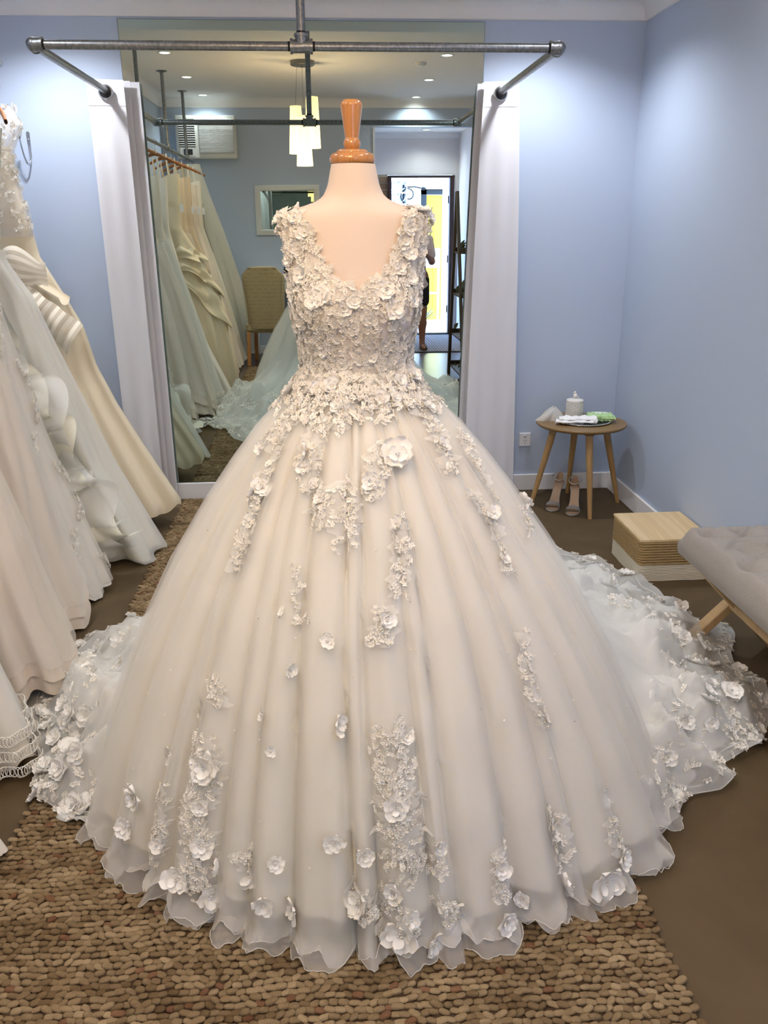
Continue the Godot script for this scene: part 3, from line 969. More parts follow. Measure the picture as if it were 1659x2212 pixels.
var BODICE_FLOWERS := [ [-73.7, 1.527, 0.023], [-39.6, 1.497, 0.028], [-48.6, 1.527, 0.025], [-48.6, 1.457, 0.028], [-64.2, 1.436, 0.025], [-46.9, 1.406, 0.033], [-28.4, 1.387, 0.036], [-64.6, 1.353, 0.028], [-34.1, 1.346, 0.033], [-10.6, 1.357, 0.024], [-2.7, 1.372, 0.024], [6.8, 1.342, 0.022], [70.4, 1.541, 0.034], [74.5, 1.526, 0.025], [42.1, 1.505, 0.028], [38.2, 1.475, 0.028], [42.3, 1.450, 0.030], [61.1, 1.454, 0.023], [23.1, 1.396, 0.033], [36.1, 1.415, 0.024], [11.0, 1.381, 0.027], [27.9, 1.355, 0.033], [49.2, 1.342, 0.024], [48.8, 1.393, 0.028], [-54.0, 1.291, 0.020], [-11.2, 1.306, 0.016], [-3.5, 1.285, 0.022], [10.6, 1.306, 0.022], [28.7, 1.293, 0.020], [48.2, 1.267, 0.020], [-35.1, 1.228, 0.022], [-15.7, 1.196, 0.024], [46.1, 1.189, 0.025], [12.4, 1.217, 0.022], [-49.2, 1.192, 0.020], [26.0, 1.249, 0.019], [-23.2, 1.268, 0.019], [-42.8, 1.160, 0.028], [-15.8, 1.152, 0.033], [7.0, 1.135, 0.033], [38.0, 1.146, 0.032], [-64.5, 1.144, 0.023] ]

var NECK := [[0.0, 1.374], [8.0, 1.384], [16.0, 1.397], [22.0, 1.409], [28.0, 1.437], [32.0, 1.477], [35.5, 1.517], [46.0, 1.54]]
# outline of the train on the floor: degrees from the front, distance
var TRAIN := [[58.0, 0.7], [63.0, 0.77], [67.0, 0.83], [75.0, 0.87], [80.0, 0.98], [86.0, 1.03], [90.0, 1.17], [97.0, 1.29], [104.0, 1.38], [112.0, 1.43], [118.0, 1.6], [123.0, 1.56], [130.0, 1.7], [140.0, 1.82], [149.0, 1.95], [165.0, 1.98], [180.0, 1.86], [195.0, 1.74], [206.0, 1.6], [220.0, 1.36], [238.0, 1.34], [250.0, 1.2], [258.0, 1.08], [266.0, 1.0], [274.0, 0.95], [281.0, 0.9], [286.0, 0.79], [291.0, 0.7]]

func hem_low(deg: float, layer: int) -> float:
	return maxf(0.014, 0.03 + (0.012 if layer == 0 else 0.0) + 0.012 * sin(deg * 0.21 + layer * 2.0) + 0.055 * wave.get_noise_2d(cos(deg_to_rad(deg)) * 120.0, sin(deg_to_rad(deg)) * 120.0 + 70.0 * layer))

func train_edge(deg: float) -> float:
	var k := 0
	while k < TRAIN.size() - 2 and TRAIN[k + 1][0] < deg:
		k += 1
	var q := clampf((deg - TRAIN[k][0]) / (TRAIN[k + 1][0] - TRAIN[k][0]), 0.0, 1.0)
	return lerpf(TRAIN[k][1], TRAIN[k + 1][1], q)

func train_pt(deg: float, t: float, reach := 1.0, lift := 0.0) -> Vector3:
	var d := absf(deg - 178.0) / 112.0
	var y0 := 0.2 + 0.86 * pow(maxf(1.0 - d, 0.0), 0.8)
	var th := deg_to_rad(deg)
	var r0 := prof_r(y0) - 0.03
	var r1 := (train_edge(deg) + 0.014 * sin(deg * 0.33) + 0.012 * sin(deg * 0.71 + 1.0) + 0.006 * sin(deg * 1.3)) * reach
	var r := lerpf(r0, r1, t)
	var y := y0 * pow(1.0 - t, 2.3)
	# gathered folds run outwards, crumpled humps lie across them near the floor
	var fold := sin(deg * 0.42 + 2.0 * wave.get_noise_2d(deg * 0.6, 5.0)) * 0.5 + 0.5
	var hump := maxf(0.0, wave.get_noise_2d(th * 62.0, r * 62.0) + 0.22)
	y += (0.06 * fold + 0.2 * hump * smoothstep(0.25, 0.6, t)) * sin(PI * clampf(t, 0.0, 1.0)) * (0.35 + 0.65 * smoothstep(0.1, 0.5, t))
	y += 0.024 * maxf(0.0, sin(deg * 0.8)) * smoothstep(0.8, 1.0, t)
	return Vector3(0.12 + r * sin(th), maxf(y, 0.0) + 0.014 + lift, AZ + r * cos(th))

func train_frame(deg: float, t: float) -> Transform3D:
	var p := train_pt(deg, t, 1.0, 0.006)
	var a := train_pt(deg + 1.5, t) - train_pt(deg - 1.5, t)
	var d := train_pt(deg, t - 0.03) - train_pt(deg, t + 0.03)
	var n := a.cross(d).normalized()
	if n.y < 0.0:
		n = -n
	var up := (d - n * d.dot(n)).normalized()
	return Transform3D(Basis(up.cross(n), up, n), p)

func neck_in(y: float) -> float:
	for i in NECK.size() - 1:
		if y < NECK[i + 1][1]:
			return lerpf(NECK[i][0], NECK[i + 1][0], clampf((y - NECK[i][1]) / (NECK[i + 1][1] - NECK[i][1]), 0.0, 1.0))
	return 46.0

func make_gown() -> void:
	wave.seed = 21
	wave.frequency = 0.06
	var t := thing("ball_gown", "ivory tulle ball gown with beaded lace bodice, cloth flowers and a long train", "wedding dress", Vector3(0.1, 0, AZ))
	var flowers: Array = []
	for i in 6:
		flowers.append(flower_mesh(40 + i))
	var sprigs: Array = [sprig_mesh(1), sprig_mesh(2), sprig_mesh(3)]
	# skirt: opaque lining, then two clouds of tulle
	var b := B.new()
	b.grid(300, 40, func(s, q):
		var deg: float = s * 360.0 - 180.0
		return skirt_pt(deg, lerpf(1.17, 0.085 + 0.012 * sin(deg * 0.31), q), -0.028, 0.85), true)
	part("satin_lining", b, M.satin, t)
	for layer in 2:
		b = B.new()
		b.grid(420, 60, func(s, q):
			var deg: float = s * 360.0 - 180.0
			var q2: float = 1.0 - pow(1.0 - q, 1.25)
			var low := hem_low(deg, layer)
			var flare: float = 0.03 * smoothstep(0.93, 1.0, q) * (0.7 + 0.6 * wave.get_noise_2d(deg * 3.0, 3.0))
			return skirt_pt(deg + (1.6 if layer == 0 else 0.0), lerpf(1.178, maxf(low, 0.014), q2), (-0.012 if layer == 0 else 0.0) + flare, 0.95 if layer == 0 else 1.05), true)
		part("tulle_layer", b, M.tulle if layer == 0 else M.tulle_fine, t)
		var rim := PackedVector3Array()
		for i in 721:
			var deg := i * 0.5 - 180.0
			var low := hem_low(deg, layer)
			rim.append(skirt_pt(deg + (1.6 if layer == 0 else 0.0), maxf(low, 0.014), (-0.012 if layer == 0 else 0.0) + 0.03 * (0.7 + 0.6 * wave.get_noise_2d(deg * 3.0, 3.0)), 0.95 if layer == 0 else 1.05))
		b = B.new()
		b.tube(rim, 0.0011, 5, false)
		part("rolled_hem", b, M.organza_hem, t)
	# train: a denser under layer and a clear upper one, with a corded edge
	for layer in 2:
		b = B.new()
		b.grid(420, 44, func(s, q): return train_pt(lerpf(58.0, 291.0, s), q, 0.9 if layer == 0 else 1.0, 0.0 if layer == 0 else 0.006))
		part("train_layer", b, M.train_base if layer == 0 else M.tulle_train, t)
	for k in 2:
		var rim := PackedVector3Array()
		for i in 600:
			var deg := lerpf(62.0, 287.0, i / 599.0)
			rim.append(train_pt(deg, 1.0 - 0.02 * k * absf(sin(deg * 0.6)), 1.0 - 0.03 * k, 0.004 + 0.012 * k))
		b = B.new()
		b.tube(rim, 0.0018, 5, false)
		part("corded_edge", b, M.organza_hem, t)
	# bodice: net shell in one mesh: tube, front straps, back straps
	b = B.new()
	b.grid(64, 14, func(s, q): return torso_pt(s * TAU, lerpf(1.305, 1.135, q), 0.0055 + 0.02 * smoothstep(0.75, 1.0, q)), true)
	for sg in [-1.0, 1.0]:
		for back in 2:
			b.grid(12, 22, func(s, q):
				var y: float = lerpf(1.545, 1.3, q)
				var inner := neck_in(y)
				var outer := lerpf(68.0, 88.0, smoothstep(1.47, 1.3, y)) + 8.0 * smoothstep(1.5, 1.545, y)
				if back == 1:
					inner = lerpf(48.0, 0.0, smoothstep(1.52, 1.3, y))
				var deg := lerpf(inner, outer, s)
				if back == 1:
					deg = 180.0 - deg
				return torso_pt(deg_to_rad(deg * sg), y, 0.0045), false, sg < 0.0)
	part("bodice", b, M.bodice_net, t)
	var place := func(called: String, fr: Transform3D, size: float, tilt: float) -> void:
		var sp := Basis(Vector3(0, 0, 1), rng.randf() * TAU)
		var bs := fr.basis * Basis(Vector3(1, 0, 0), rng.randf_range(-tilt, tilt)) * Basis(Vector3(0, 1, 0), rng.randf_range(-tilt, tilt)) * sp
		var o := obj(called, flowers[rng.randi() % 6], M.petal, t, Transform3D(bs.scaled_local(Vector3.ONE * size), fr.origin - t.position))
		var pb := B.new()
		for k in 3:
			pb.ball(Vector3(0.09 * cos(k * 2.1), 0.09 * sin(k * 2.1), 0.16), Vector3.ONE * minf(0.0026 / size, 0.13), 8, 5)
		obj("pearl_center", pb, M.pearl if rng.randf() < 0.7 else M.crystal, o)
	for f in SKIRT_FLOWERS:
		place.call("cloth_flower", skirt_frame(f[0], f[1], 0.004), f[2] * 1.05, 0.25)
	for f in BODICE_FLOWERS:
		var fy: float = f[1]
		if absf(f[0]) < 30.0 and fy > 1.335:
			fy -= 0.026
		place.call("cloth_flower", bodice_frame(f[0], fy, 0.006), f[2] * 0.85, 0.2)
	for sg in [-1.0, 1.0]:
		for f in [[72.0, 1.535, 0.026], [84.0, 1.52, 0.022], [100.0, 1.53, 0.026], [62.0, 1.546, 0.024], [120.0, 1.535, 0.026], [80.0, 1.5, 0.02]]:
			place.call("cloth_flower", bodice_frame(f[0] * sg + rng.randf_range(-3, 3), f[1], 0.004), f[2] * (0.8 if f[1] < 1.53 else 0.6), 0.7)
	for i in 16:
		place.call("cloth_flower", skirt_frame(-84.0 + 11.2 * i + rng.randf_range(-4, 4), rng.randf_range(1.1, 1.172), 0.004), rng.randf_range(0.018, 0.03), 0.3)
	for i in 110:
		var deg := rng.randf_range(68.0, 284.0)
		if i < 52:
			deg = rng.randf_range(80.0, 150.0)
		elif i < 92:
			deg = rng.randf_range(228.0, 284.0)
		place.call("cloth_flower", train_frame(deg, rng.randf_range(0.6, 0.98)), rng.randf_range(0.02, 0.042), 0.4)
	# embroidery: sprigs along the trailing sprays and all over the bodice, each kind as one part
	var xs: Array = [[], [], []]
	var pearls: Array = []
	var crystals: Array = []
	var pin := func(fr: Transform3D, size: float) -> void:
		var bs := fr.basis * Basis(Vector3(0, 0, 1), rng.randf_range(-1.4, 1.4)) * Basis(Vector3(1, 0, 0), rng.randf_range(-0.3, 0.3))
		xs[rng.randi() % 3].append(Transform3D(bs.scaled_local(Vector3.ONE * size), fr.origin - t.position))
	var bead := func(fr: Transform3D, size: float) -> void:
		(pearls if rng.randf() < 0.85 else crystals).append(Transform3D(Basis().scaled(Vector3.ONE * size), fr.origin + fr.basis.z * size - t.position))
	for sp in SPRAYS:
		var pl: Array = sp[0]
		var n := pl.size() / 2
		var hw: float = sp[1] * 1.35
		for i in n - 1:
			var a := Vector2(pl[2 * i], pl[2 * i + 1])
			var c := Vector2(pl[2 * i + 2], pl[2 * i + 3])
			var r := prof_r((a.y + c.y) * 0.5)
			var l := Vector2(deg_to_rad(c.x - a.x) * r, (c.y - a.y) * 1.25).length()
			var count := int(l * hw * 8500.0) + 3
			for k in count:
				var q := rng.randf()
				var p := a.lerp(c, q)
				var off := (rng.randf() + rng.randf() - 1.0) * hw
				p += Vector2(rad_to_deg(off / r), rng.randf_range(-0.5, 0.5) * hw)
				pin.call(skirt_frame(p.x, minf(p.y, 1.165), 0.002), rng.randf_range(0.014, 0.024))
				if rng.randf() < 0.7:
					bead.call(skirt_frame(p.x, minf(p.y, 1.165), 0.006), rng.randf_range(0.0016, 0.003))
			if hw > 0.016 and l > hw * 1.5:
				var net := B.new()
				net.grid(12, int(l * 320.0) + 4, func(s, q):
					var p := a.lerp(c, q)
					var e := (0.9 + 0.22 * sin(q * l * 130.0 + i) + 0.16 * sin(q * l * 290.0 + signf(s - 0.5) * 2.0)) * pow(sin(PI * clampf(q * 0.94 + 0.03, 0.0, 1.0)), 0.2)
					var p2 := p + Vector2(rad_to_deg((s - 0.5) * 2.1 * hw * e / r), 0.0)
					return skirt_pt(p2.x, minf(p2.y, 1.17), 0.0035))
				part("lace_patch", net, M.lace_net, t)
	for i in 2000:
		var y := rng.randf_range(1.12, 1.548)
		var deg := rng.randf_range(-92.0, 92.0)
		if i % 4 == 0:
			deg += 180.0
		var front := absf(wrapf(deg, -180.0, 180.0))
		if front > 90.0:
			front = 180.0 - front
		var inner := neck_in(y)
		if y > 1.3 and (front < inner - 2.0 or front > lerpf(70.0, 90.0, smoothstep(1.47, 1.3, y))):
			continue
		pin.call(bodice_frame(deg, y, 0.006 + 0.022 * smoothstep(1.18, 1.13, y)), rng.randf_range(0.014, 0.026))
		if rng.randf() < 0.22:
			bead.call(bodice_frame(deg, y, 0.009), rng.randf_range(0.0014, 0.0026))
	# the band of lace where skirt and bodice meet
	for i in 800:
		var y := 1.178 - 0.1 * pow(rng.randf(), 1.3)
		var deg := rng.randf_range(-180.0, 180.0)
		pin.call(skirt_frame(deg, y, 0.003), rng.randf_range(0.014, 0.026))
		if rng.randf() < 0.2:
			bead.call(skirt_frame(deg, y, 0.006), rng.randf_range(0.0014, 0.0026))
	for i in 60:
		bead.call(skirt_frame(rng.randf_range(-75.0, 75.0), rng.randf_range(0.05, 1.0), 0.003), 0.0018)
	for i in 2600:
		var deg := rng.randf_range(66.0, 284.0)
		var q := 1.0 - pow(rng.randf(), 1.5) * 0.5
		if wave.get_noise_2d(deg * 1.4, q * 160.0) < -0.05:
			continue
		pin.call(train_frame(deg, q), rng.randf_range(0.014, 0.03))
		if rng.randf() < 0.12:
			bead.call(train_frame(deg, q), rng.randf_range(0.0016, 0.003))
	for k in 3:
		many("lace_sprigs", sprigs[k], M.lace, xs[k], t)
	var ball := B.new()
	ball.ball(Vector3.ZERO, Vector3.ONE, 10, 6)
	many("pearl_beads", ball.mesh(), M.pearl, pearls, t)
	many("crystal_beads", ball.mesh(), M.crystal, crystals, t)

# ------------------------------------------------------------------ the corner with the side table
func make_table_corner() -> void:
	var ty := 0.48
	var t := thing("side_table", "round oak side table with four splayed legs in the corner", "side table", Vector3(1.4, 0, -4.475))
	var b := B.new()
	b.lathe([Vector2(0, -0.024), Vector2(0.2, -0.024), Vector2(0.236, -0.018), Vector2(0.245, -0.009), Vector2(0.2455, -0.004), Vector2(0.243, 0.0), Vector2(0.24, 0.0), Vector2(0.235, -0.003), Vector2(0.0, -0.003)], 72, Transform3D(Basis(), Vector3(0, ty, 0)))
	obj("table_top", b, M.table_oak, t)
	for d in [Vector3(0.02, 0, 1), Vector3(0.97, 0, -0.06), Vector3(-1, 0, 0.0), Vector3(0.06, 0, -0.85)]:
		b = B.new()
		b.tube(PackedVector3Array([d * 0.15 + Vector3(0, ty - 0.03, 0), d * 0.165 + Vector3(0, ty - 0.1, 0), d * 0.255 + Vector3(0, 0.012, 0), d * 0.258]), [0.0195, 0.0195, 0.0115, 0.011], 18)
		obj("leg", b, M.leg_oak, t)
		b = B.new()
		b.lathe([Vector2(0, 0.008), Vector2(0.027, 0.008), Vector2(0.03, 0.0), Vector2(0.03, -0.008), Vector2(0, -0.01)], 20, Transform3D(Basis(), d * 0.15 + Vector3(0, ty - 0.031, 0)))
		obj("leg_boss", b, M.table_oak, t)
	var top := ty - 0.003
	# tray
	var tc := Vector3(1.42, top, -4.5)
	t = thing("round_tray", "round silver tray with a beaded rim on the oak side table", "tray", tc)
	b = B.new()
	b.lathe([Vector2(0, 0.001), Vector2(0.148, 0.001), Vector2(0.152, 0.006), Vector2(0.148, 0.009), Vector2(0.142, 0.006), Vector2(0, 0.006)], 64)
	obj("plate", b, M.tray_metal, t)
	b = B.new()
	for i in 90:
		var a := TAU * i / 90.0
		b.ball(Vector3(0.149 * cos(a), 0.009, 0.149 * sin(a)), Vector3.ONE * 0.004, 6, 4)
	obj("beaded_rim", b, M.crystal, t).set_meta("kind", "stuff")
	# jar
	t = thing("lidded_jar", "white hobnail ceramic jar with a bird finial lid on the tray", "jar", Vector3(1.385, top + 0.007, -4.565))
	b = B.new()
	b.lathe([Vector2(0, 0), Vector2(0.04, 0), Vector2(0.043, 0.004), Vector2(0.044, 0.012), Vector2(0.044, 0.088), Vector2(0.042, 0.093), Vector2(0, 0.093)], 44)
	obj("body", b, M.porcelain, t)
	b = B.new()
	for j in 9:
		for i in 28:
			var a := TAU * (i + 0.5 * (j % 2)) / 28.0
			b.ball(Vector3(0.044 * cos(a), 0.014 + j * 0.0088, 0.044 * sin(a)), Vector3.ONE * 0.0042, 6, 4)
	obj("hobnails", b, M.porcelain, t).set_meta("kind", "stuff")
	b = B.new()
	b.lathe([Vector2(0.0455, 0.09), Vector2(0.047, 0.096), Vector2(0.046, 0.102), Vector2(0.03, 0.107), Vector2(0.0, 0.109)], 44)
	var lid := obj("lid", b, M.porcelain, t)
	b = B.new()
	b.ball(Vector3(0, 0.122, 0), Vector3(0.013, 0.015, 0.012), 16, 10)
	b.ball(Vector3(-0.002, 0.14, 0.0), Vector3(0.0075, 0.009, 0.0075), 12, 8)
	b.lathe([Vector2(0.0028, 0.0), Vector2(0.0, 0.009)], 8, Transform3D(Basis(Vector3(0, 0, 1), 1.4), Vector3(-0.008, 0.14, 0)))
	b.tube(PackedVector3Array([Vector3(0.008, 0.12, 0), Vector3(0.02, 0.111, 0)]), [0.008, 0.003], 8)
	obj("bird_finial", b, M.porcelain, lid)
	# gloves, packet, gauze
	t = thing("cotton_gloves", "folded white cotton gloves lying across the front of the tray", "gloves", Vector3(1.345, top + 0.008, -4.425), -0.14)
	for k in 2:
		b = B.new()
		b.grid(28, 14, func(s, q):
			var x: float = (s - 0.5) * 0.2
			var w: float = 0.034 * (0.75 + 0.4 * smoothstep(0.0, 0.4, s) - 0.25 * smoothstep(0.7, 1.0, s))
			var a: float = q * TAU
			var crease := 0.004 * sin(s * 26.0 + a) + 0.003 * sin(s * 11.0 + 2.0 * a + k)
			return Vector3(x + k * 0.018, 0.011 + k * 0.013 + 0.011 * sin(a) + crease * absf(sin(a)), w * cos(a) * (1.0 + 0.1 * sin(s * 9.0)) - k * 0.012 + 0.006 * sin(s * 7.0)))
		obj("glove", b, M.paper_white, t)
		for f in 3:
			b = B.new()
			b.tube(PackedVector3Array([Vector3(0.085 + k * 0.018, 0.012 + k * 0.012, -0.02 + f * 0.018), Vector3(0.11, 0.012 + k * 0.009, -0.016 + f * 0.02), Vector3(0.128 - f * 0.006, 0.009, -0.012 + f * 0.021)]), [0.011, 0.01, 0.007], 10)
			obj("glove_finger", b, M.paper_white, t)
	t = thing("wipes_packet", "crinkled green and white packet of wipes on the tray", "wipes packet", Vector3(1.5, top + 0.008, -4.465), -0.2)
	b = B.new()
	b.grid(30, 20, func(s, q):
		var a: float = q * TAU
		var e := 1.0 - 0.8 * smoothstep(0.84, 1.0, absf(s * 2.0 - 1.0))
		var cr := 0.003 * sin(s * 40.0 + a * 2.0) + 0.002 * sin(s * 21.0 + a * 5.0)
		var cw := signf(cos(a)) * pow(absf(cos(a)), 0.5)
		var sw := signf(sin(a)) * pow(absf(sin(a)), 0.6)
		return Vector3((s - 0.5) * 0.145, 0.022 + (0.02 + cr) * sw * e, (0.045 + cr) * cw), true)
	obj("wrapper", b, M.pack_green, t)
	b = B.new()
	b.grid(12, 6, func(s, q): return Vector3((s - 0.5) * 0.09, 0.0425 + 0.0025 * sin(PI * s) - 0.006 * q * q, -0.028 + 0.034 * q))
	obj("flap", b, M.pack_light, t)
	var tm := TextMesh.new()
	tm.text = "Simple"
	var sf := SystemFont.new()
	sf.font_names = PackedStringArray(["Droid Sans"])
	tm.font = sf
	tm.font_size = 24
	tm.pixel_size = 0.0008
	tm.depth = 0.0006
	obj("lettering", tm, M.print_dark, t, Transform3D(Basis(Vector3(1, 0, 0), -0.25), Vector3(-0.025, 0.026, 0.0475)))
	for sx in [-1.0, 1.0]:
		b = B.new()
		b.grid(2, 16, func(s, q): return Vector3(sx * (0.07 + 0.012 * s), 0.022 + 0.004 * sin(q * 30.0) * s, (q - 0.5) * 0.086 + 0.002 * sin(q * 80.0) * s))
		obj("crimped_end", b, M.pack_green, t)
	t = thing("gauze_bag", "crumpled sheer white gauze bag standing on the table edge", "gauze bag", Vector3(1.235, top, -4.54))
	b = B.new()
	b.grid(40, 16, func(s, q):
		var a: float = s * TAU
		var r: float = 0.058 * (1.0 - pow(q, 1.5) * 0.93) * (1.0 + 0.22 * sin(a * 3.0 + q * 2.0) + 0.1 * sin(a * 7.0))
		return Vector3(r * cos(a) * 1.15 + 0.028 * q, 0.002 + 0.072 * q * (1.0 + 0.1 * sin(a * 2.0)), r * sin(a) * 0.7), true)
	obj("gauze", b, M.gauze, t)
	# shoes
	shoe("silver high-heeled sandal with an ankle strap, nearer the table's front leg", Vector3(1.305, 0, -4.235), Vector3(1.4, 0, -4.505), 1.0)
	shoe("silver high-heeled sandal with an ankle strap, farther from the front leg", Vector3(1.212, 0, -4.315), Vector3(1.335, 0, -4.585), -1.0)
	# fitting step: plywood lid, rope sides
	t = thing("step_box", "low box step with plywood lid, jute rope sides and white cord base", "step box", Vector3(1.52, 0, -3.55))
	var hx := 0.158
	var hz := 0.178
	b = B.new()
	b.box(Vector3(0, 0.194, 0), Vector3(0.326, 0.013, 0.366), 0.002)
	obj("plywood_lid", b, M.ply, t)
	b = B.new()
	b.box(Vector3(0, 0.095, 0), Vector3(0.306, 0.186, 0.346), 0.0)
	obj("core", b, M.jute_base, t)
	for k in 20:
		var rope := k >= 11
		var r := 0.0064 if rope else 0.0038
		var y := 0.0775 + (k - 11) * 0.0121 + r if rope else 0.004 + k * 0.0072
		b = B.new()
		var path := PackedVector3Array()
		var j := rng.randf_range(-0.0012, 0.0012)
		for c in [[1, 1], [-1, 1], [-1, -1], [1, -1], [1, 1]]:
			var last := Vector3(hx * c[0] * 0.93, y, hz * c[1]) if path.size() % 2 == 0 else Vector3(hx * c[0], y, hz * c[1] * 0.94)
			if path.is_empty():
				path.append(Vector3(hx * 0.93, y, hz))
				continue
			var from := path[path.size() - 1]
			var cx: float = c[0]
			var cz: float = c[1]
			# along one side with a slight waver, then round the corner
			var alongx := absf(from.z - hz * cz) < 0.03
			var e1 := Vector3(hx * cx * 0.93, y, hz * cz) if alongx else Vector3(hx * cx, y, hz * cz * 0.94)
			var e2 := Vector3(hx * cx, y, hz * cz * 0.94) if alongx else Vector3(hx * cx * 0.93, y, hz * cz)
			for q in range(1, 7):
				path.append(from.lerp(e1, q / 6.0) + Vector3(0, j * sin(q * 2.0), 0))
			path.append(e2)
		var sides := 8
		var kk := b.v.size()
		b.tube(path, r, sides, false)
		obj("rope_turn" if rope else "cord_turn", b, M.rope if rope else M.white_cord, t)

func shoe(label: String, toe: Vector3, heel: Vector3, foot: float) -> void:
	var dir := (toe - heel).normalized()
	var ln := toe.distance_to(heel) * 0.86
	var t := thing("sandal", label, "high heel", heel, atan2(dir.x, dir.z), "pair of silver sandals under the table")
	# local: +z towards the toe, heel seat over the origin
	var hh := 0.098
	var sole := func(s: float, u: float, lift: float) -> Vector3:
		var z := s * ln
		var y := hh * (1.0 - smoothstep(0.06, 0.66, s)) + 0.005 + lift
		var w := 0.024 + 0.006 * (1.0 - smoothstep(0.0, 0.25, s)) + 0.014 * smoothstep(0.35, 0.72, s)
		w *= sqrt(maxf(0.0, 1.0 - pow(maxf(0.0, (s - 0.78) / 0.22), 2.2))) * (1.0 if s > 0.08 else sqrt(maxf(0.05, 1.0 - pow((0.08 - s) / 0.085, 2.0))))
		return Vector3(u * w + foot * 0.006 * sin(PI * s), y, z)
	var b := B.new()
	b.grid(16, 36, func(s, q):
		var a: float = s * TAU
		return sole.call(q, cos(a), 0.0045 * sin(a)), true)
	obj("sole", b, M.silver_leather, t)
	b = B.new()
	b.grid(8, 30, func(s, q): return sole.call(0.02 + q * 0.95, (s * 2.0 - 1.0) * 0.9, 0.0052))
	obj("insole", b, M.nude_leather, t)
	b = B.new()
	b.tube(PackedVector3Array([Vector3(0, hh + 0.002, 0.012), Vector3(0, hh * 0.72, 0.002), Vector3(0, hh * 0.3, 0.004), Vector3(0, 0.0, 0.006)]), [0.016, 0.0085, 0.0055, 0.0055], 12)
	obj("heel", b, M.silver_leather, t)
	# toe strap over the ball of the foot
	for k in 2:
		b = B.new()
		b.grid(24, 3, func(s, q):
			var a: float = PI * s
			var base: Vector3 = sole.call(0.74 + 0.11 * q - 0.06 * k * (1.0 - q) + 0.02 * sin(a), cos(a) * 1.04, 0.0)
			return base + Vector3(0, 0.034 * pow(sin(a), 0.7) + 0.002, 0))
		obj("toe_strap", b, M.silver_leather, t)
	# heel cup and ankle strap
	b = B.new()
	b.grid(20, 6, func(s, q):
		var a: float = lerpf(-0.75, 0.75, s)
		var h := 0.062 * (1.0 - 0.75 * pow(absf(s * 2.0 - 1.0), 1.6))
		return Vector3(0.027 * sin(a * 1.9) * (1.0 - 0.12 * q), hh + 0.004 + h * q, 0.028 - 0.034 * cos(a * 1.9) + 0.004 * q))
	obj("heel_cup", b, M.nude_leather, t)
	b = B.new()
	var loop := PackedVector3Array()
	for i in 21:
		var a := TAU * i / 20.0
		loop.append(Vector3(0.034 * sin(a), hh + 0.06 - 0.012 * (1.0 - cos(a)), 0.035 - 0.042 * cos(a)))
	b.tube(loop, 0.0028, 8, false)
	obj("ankle_strap", b, M.silver_leather, t)
	b = B.new()
	b.box(Vector3(0.035 * foot, hh + 0.05, 0.04), Vector3(0.003, 0.012, 0.01), 0.001)
	obj("buckle", b, M.chrome, t)

func make_bench() -> void:
	var t := thing("tufted_bench", "grey linen button-tufted bench on crossed pale oak legs by the right wall", "bench", Vector3(1.475, 0, -2.25))
	var w := 0.405
	var l := 1.1
	var b := B.new()
	var buttons: Array = []
	for j in 7:
		for i in (3 if j % 2 == 0 else 2):
			buttons.append(Vector2((i - (1.0 if j % 2 == 0 else 0.5)) * 0.135, (j - 3.0) * 0.155))
	var puff := func(x: float, z: float) -> float:
		var dn := 9.0
		for q in buttons:
			dn = minf(dn, Vector2(x, z).distance_to(q))
		var y := 0.034 * (1.0 - exp(-dn * dn / 0.0014))
		# creases run on the diagonals between buttons
		var u: float = (x / 0.135 + z / 0.155)
		var v: float = (x / 0.135 - z / 0.155)
		for c in [u, v]:
			var f: float = absf(fposmod(c, 1.0) - 0.5) if false else absf(c - round(c))
			y -= 0.011 * exp(-f * f / 0.004) * (1.0 - smoothstep(0.12, 0.19, absf(x)))
		return y
	b.grid(60, 120, func(s, q):
		var x: float = (s - 0.5) * w
		var z: float = (q - 0.5) * l
		var ex := maxf(absf(x) - (w * 0.5 - 0.03), 0.0) / 0.03
		var ez := maxf(absf(z) - (l * 0.5 - 0.03), 0.0) / 0.03
		var e := clampf(sqrt(ex * ex + ez * ez), 0.0, 1.0)
		return Vector3(x, 0.444 + puff.call(x, z) * (1.0 - e) - 0.024 * (1.0 - sqrt(1.0 - e * e)), z))
	obj("tufted_seat", b, M.linen, t)
	b = B.new()
	b.grid(120, 6, func(s, q):
		var per := [Vector2(-1, -1), Vector2(1, -1), Vector2(1, 1), Vector2(-1, 1)]
		var k: float = s * 4.0
		var i := int(k) % 4
		var p: Vector2 = per[i].lerp(per[(i + 1) % 4], k - floor(k))
		var bulge := 0.004 * sin(PI * q)
		return Vector3(p.x * (w * 0.5 + bulge), lerpf(0.42, 0.368, q), p.y * (l * 0.5 + bulge)), true)
	obj("side_band", b, M.linen, t)
	b = B.new()
	b.box(Vector3(0, 0.385, 0), Vector3(w - 0.02, 0.034, l - 0.02), 0.0)
	obj("seat_board", b, M.pale_oak, t)
	for q in buttons:
		b = B.new()
		b.ball(Vector3(q.x, 0.444, q.y), Vector3(0.011, 0.005, 0.011), 12, 6)
		obj("button", b, M.linen, t)
	for z in [-0.5, 0.5]:
		b = B.new()
		b.bar(Vector3(-0.175, 0.0, z), Vector3(0.175, 0.37, z), 0.05, 0.032, 0.003, Vector3(0, 0, 1))
		obj("crossed_leg", b, M.pale_oak, t)
		b = B.new()
		b.bar(Vector3(0.175, 0.0, z + 0.033), Vector3(-0.175, 0.37, z + 0.033), 0.05, 0.032, 0.003, Vector3(0, 0, 1))
		obj("crossed_leg", b, M.pale_oak, t)
	b = B.new()
	b.bar(Vector3(0, 0.185, -0.5), Vector3(0, 0.185, 0.53), 0.04, 0.03, 0.003, Vector3(1, 0, 0))
	obj("stretcher", b, M.pale_oak, t)

# ------------------------------------------------------------------ gown rack along the left wall
const RX := -1.45
const RY := 2.225

